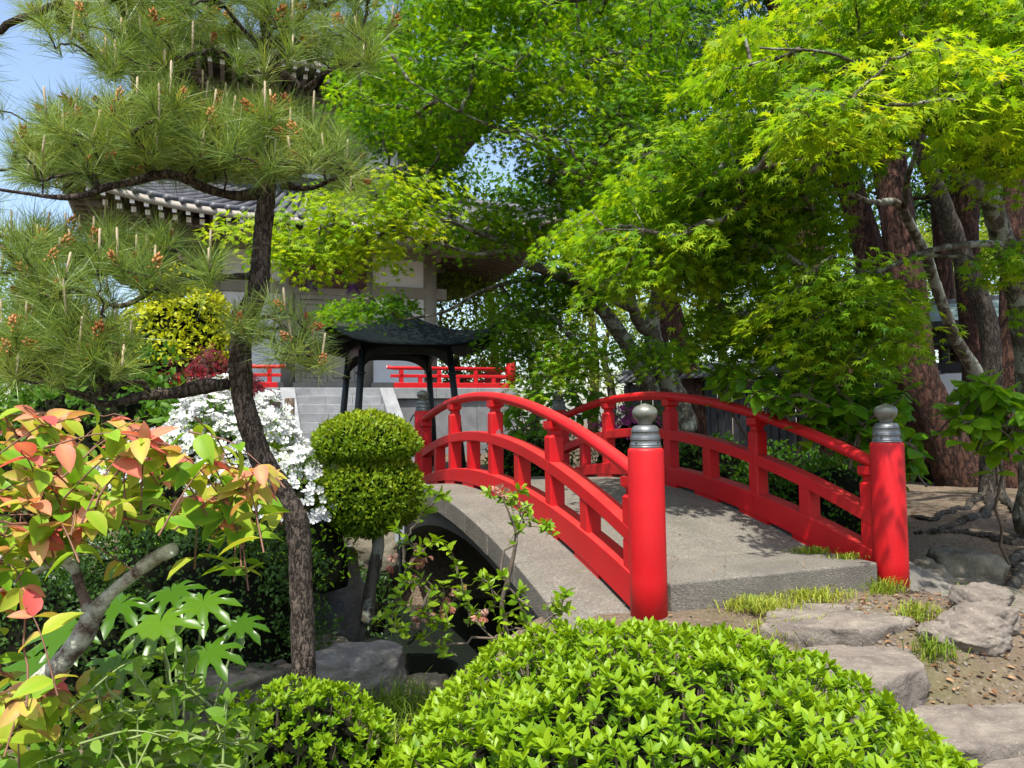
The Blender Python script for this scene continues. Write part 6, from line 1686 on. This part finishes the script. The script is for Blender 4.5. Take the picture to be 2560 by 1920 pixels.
tuftL(1.60, -0.10, 0.38, 150, 0.17, 0.6, 'longer tuft beside the right post foot', 0.06)
tuftL(0.62, -0.16, 0.42, 380, 0.10, 0.78, 'yellow green tuft at the foot of the concrete step, left', 0.10)
tuftL(1.50, 0.42, 0.58, 240, 0.06, 0.6, 'short tuft on the landing by the right rail', 0.06)
tuftL(1.56, 0.16, 0.58, 160, 0.05, 0.7, 'short tuft at the landing corner', 0.05)
tuft(1960, 1600, 4.05, 150, 0.10, 0.75, 'grass between the first and second stepping stones', 0.10)
tuft(2290, 1590, 4.15, 120, 0.12, 0.7, 'grass at the right end of the second stepping stone', 0.05)
tuft(2335, 1690, 3.85, 110, 0.12, 0.5, 'grass right of the second stepping stone', 0.05)
tuft(2480, 1520, 4.7, 220, 0.15, 0.35, 'green grass tuft right of the concrete ledge', 0.09)
tuft(2400, 1880, 3.2, 420, 0.05, 0.65, 'short grass in front of the third stepping stone', 0.16)
tuft(860, 1500, 4.4, 110, 0.18, 0.3, 'shaded grass near the mushroom shrub trunk', 0.14)
tuft(850, 1350, 5.6, 120, 0.16, 0.6, 'grass left of the mushroom shrub', 0.15)

def litter():
    n = 4200
    x = np.concatenate([rng.uniform(-3.5, 6.5, 2600), rng.normal(2.35, 0.45, 1600)]); y = np.concatenate([rng.uniform(2.2, 9.5, 2600), rng.normal(4.0, 0.5, 1600)]); s, t = ST(x, y)
    # a few on the deck as well
    ok = ~((s > -0.6) & (s < 2.4) & (t > -0.1) & (t < 5.4)); x, y = x[ok], y[ok]; n = len(x)
    P = np.stack([x, y, ground(x, y) + 0.012], -1); tp = rng.normal(size=(n, 3)) * [1, 1, 0.15]; nn = rng.normal(size=(n, 3)) * 0.35 + [0, 0, 1]
    TV, TF, TD = LF_OV; Rm = frames(tp, nn); sz = np.where(rng.uniform(size=n) < 0.5, rng.uniform(0.006, 0.015, n), rng.uniform(0.018, 0.045, n))
    V = np.einsum('nij,vj->nvi', Rm * sz[:, None, None], TV) + P[:, None, :]
    Fx = (TF[None] + (np.arange(n) * len(TV))[:, None, None]).reshape(-1, 3)
    o = link('leaf_litter', mesh('leaf_litter', V.reshape(-1, 3), Fx, M['litter'], False, np.repeat(rng.uniform(0, 1, n), len(TV)))); o['kind'] = 'stuff'; o['label'] = 'dry brown leaves scattered over the bare soil'; o['category'] = 'leaves'
litter()
def gravel():
    n = 1500; bm = bmesh.new(); bmesh.ops.create_icosphere(bm, subdivisions=1, radius=1); TV = np.array([v.co[:] for v in bm.verts]); TF = np.array([[v.index for v in f.verts] for f in bm.faces]); bm.free()
    x = rng.normal(2.6, 0.7, n); y = rng.normal(4.1, 0.7, n); s, t = ST(x, y); ok = ~((s > -0.6) & (s < 2.35) & (t > -0.1)); x, y = x[ok], y[ok]; n = len(x)
    Rm = frames(rng.normal(size=(n, 3)), rng.normal(size=(n, 3)) * 0.4 + [0, 0, 1]) * np.array([1.0, 0.8, 0.55]); sz = rng.uniform(0.004, 0.016, n) * rng.uniform(0.6, 1.3, n)
    V = np.einsum('nij,vj->nvi', Rm * sz[:, None, None], TV) + np.stack([x, y, ground(x, y) + sz * 0.2], -1)[:, None, :]
    o = link('gravel', mesh('gravel', V.reshape(-1, 3), (TF[None] + (np.arange(n) * len(TV))[:, None, None]).reshape(-1, 3), M['stepstone'], False)); o['kind'] = 'stuff'; o['label'] = 'small grey stones on the soil beside the stepping stones'; o['category'] = 'gravel'
gravel()
def deck_debris():
    n = 130; s = rng.uniform(-0.42, 2.1, n); t = rng.uniform(0.05, 4.5, n); P = []
    for a, b in zip(s, t):
        z = (0.585 if (b < 0.6 and 0.13 < a < BW - 0.13) else z_deck(b) + BZ + 0.004); P.append(localpt(a, b, z + 0.006))
    P = np.array(P); TV, TF, TD = LF_OV; Rm = frames(rng.normal(size=(n, 3)) * [1, 1, 0.1], rng.normal(size=(n, 3)) * 0.25 + [0, 0, 1]); sz = rng.uniform(0.008, 0.028, n)
    V = np.einsum('nij,vj->nvi', Rm * sz[:, None, None], TV) + P[:, None, :]
    o = link('deck_litter', mesh('deck_litter', V.reshape(-1, 3), (TF[None] + (np.arange(n) * len(TV))[:, None, None]).reshape(-1, 3), M['litter'], False, np.repeat(rng.uniform(0, 1, n), len(TV)))); o['kind'] = 'stuff'; o['label'] = 'bits of dry leaf fallen on the bridge deck'; o['category'] = 'leaves'
deck_debris()

# ------------------------------------------------------------------ black fence, roofed wall, small things
def fence(p0, p1, h0, label, n_panels, gap=False):
    p0 = np.array(p0, float); p1 = np.array(p1, float); L = np.linalg.norm(p1 - p0); a = math.atan2(*(p1 - p0)[::-1])
    z = float(ground(*((p0 + p1) / 2))) - 0.05
    r = empty('board_fence', (p0[0], p0[1], z), label, 'fence', 'black fences behind the bridge', a)
    n = int(L / 0.16)
    for i in range(n):
        bevbox('board', i * L / n + 0.012, (i + 1) * L / n - 0.012, -0.015 + 0.012 * (i % 2), 0.015 + 0.012 * (i % 2), 0.12, h0 - 0.05, M['blackwood'], r, 0.004, 1)
    for z0 in (0.02, h0 * 0.55, h0 - 0.12): bevbox('fence_rail', 0, L, 0.045, 0.10, z0, z0 + 0.09, M['blackwood'], r, 0.006, 1)
    for i in range(n_panels + 1): x = i * L / n_panels; bevbox('fence_post', x - 0.06, x + 0.06, 0.105, 0.22, -0.1, h0, M['blackwood'], r, 0.008, 1)
    # tiled coping
    V = [(0, -0.26, h0), (L, -0.26, h0), (L, 0.06, h0 + 0.16), (0, 0.06, h0 + 0.16), (L, 0.38, h0), (0, 0.38, h0)]
    o = link('coping', mesh('coping', V, [(0, 1, 2, 3), (3, 2, 4, 5), (0, 5, 4, 1), (1, 4, 2), (0, 3, 5)], M['tile']), r)
    for i in range(int(L / 0.22)):
        x = (i + 0.5) * 0.22; V, F_ = tube([(x, -0.28, h0 + 0.02), (x, 0.06, h0 + 0.185)], 0.05, 8); link('tile_row', mesh('tile_row', V, F_, M['tile'], True), r)
    V, F_ = tube([(-0.05, 0.06, h0 + 0.20), (L + 0.05, 0.06, h0 + 0.20)], 0.08, 8); link('ridge_roll', mesh('ridge_roll', V, F_, M['tile'], True), r)
fence(U(1560, 980, 16.5)[:2], U(1985, 900, 13.2)[:2], 1.72, 'black board fence with tiled coping behind the maple stems', 4)
fence(U(1990, 910, 13.4)[:2], U(2330, 870, 15.0)[:2], 1.75, 'black board fence with tiled coping behind the big pine trunks', 3)
def wall_roofed():
    a0 = U(2310, 1050, 15.5)[:2]; a1 = U(2720, 1050, 14.0)[:2]; L = np.linalg.norm(a1 - a0); a = math.atan2(*(a1 - a0)[::-1])
    z = float(ground(*a0)) - 0.05
    r = empty('roofed_wall', (a0[0], a0[1], z), 'white plaster wall with black eave and pale green roof at right', 'wall', None, a)
    bevbox('wall_panel', 0, L, 0, 0.2, 0, 1.75, M['plaster'], r, 0.01, 1)
    bevbox('wall_rail', 0, L, -0.05, 0.25, 1.752, 1.96, M['blackwood'], r, 0.01, 1)
    for i in range(8): x = 0.05 + i * L / 7.2; bevbox('wall_post', x - 0.06, x + 0.06, -0.03, 0.23, 1.962, 2.25, M['blackwood'], r, 0.006, 1)
    bevbox('eave_beam', -0.1, L, -0.35, 0.55, 2.26, 2.62, M['blackwood'], r, 0.02, 1)
    ez_ = 2.66
    n = 9
    for i in range(n):      # stepped roof courses
        y0 = -0.95 + i * 0.12; zc = ez_ + i * 0.052
        bevbox('roof_course', -0.3, L + 0.3, y0, y0 + 0.17, zc, zc + 0.045, M['copper'], r, 0.006, 1)
        y1 = 1.15 - i * 0.12; bevbox('roof_course', -0.3, L + 0.3, y1 - 0.17, y1, zc - 0.001, zc + 0.044, M['copper'], r, 0.006, 1)
    bevbox('ridge', -0.3, L + 0.3, 0.02, 0.18, ez_ + n * 0.052 - 0.02, ez_ + n * 0.052 + 0.09, M['tile'], r, 0.02, 1)
    bevbox('fascia', -0.3, L + 0.3, -0.98, -0.952, ez_ - 0.09, ez_ + 0.03, M['blackwood'], r, 0.004, 1)
wall_roofed()

p = U(724, 1018, 7.2); zg = float(ground(p[0], p[1]))
r = empty('log_stake', (p[0], p[1], zg), 'short sawn log stake beside the white azalea', 'stake')
V, F_ = tube([(0, 0, -0.1), (0.01, 0, 0.4), (0.0, 0, p[2] - zg + 0.08)], [0.05, 0.048, 0.046], 12, True, 0.03); link('log', mesh('log', V, F_, M['post'], True), r)
V, F_ = lathe([(0.043, 0), (0.043, 0.004)], 14); o = link('sawn_top', mesh('sawn_top', V, F_, M['stepstone'], True), r); o.location = (0, 0, p[2] - zg + 0.0805)
p = U(1001, 1320, 6.6)
r = empty('utility_box', (p[0], p[1], p[2] - 0.12), 'narrow pale grey metal box in the shade under the bridge', 'box')
bevbox('cabinet', -0.04, 0.04, -0.05, 0.05, 0.0, 0.30, M['box'], r, 0.006); bevbox('cabinet_lid', -0.045, 0.045, -0.055, 0.055, 0.302, 0.32, M['box'], r, 0.004)
bevbox('support_post', -0.012, 0.012, -0.012, 0.012, -0.55, -0.002, M['iron'], r, 0.003, 1); bevbox('cable', -0.008, 0.008, -0.058, -0.051, -0.4, 0.10, M['iron'], r, 0.002, 1)
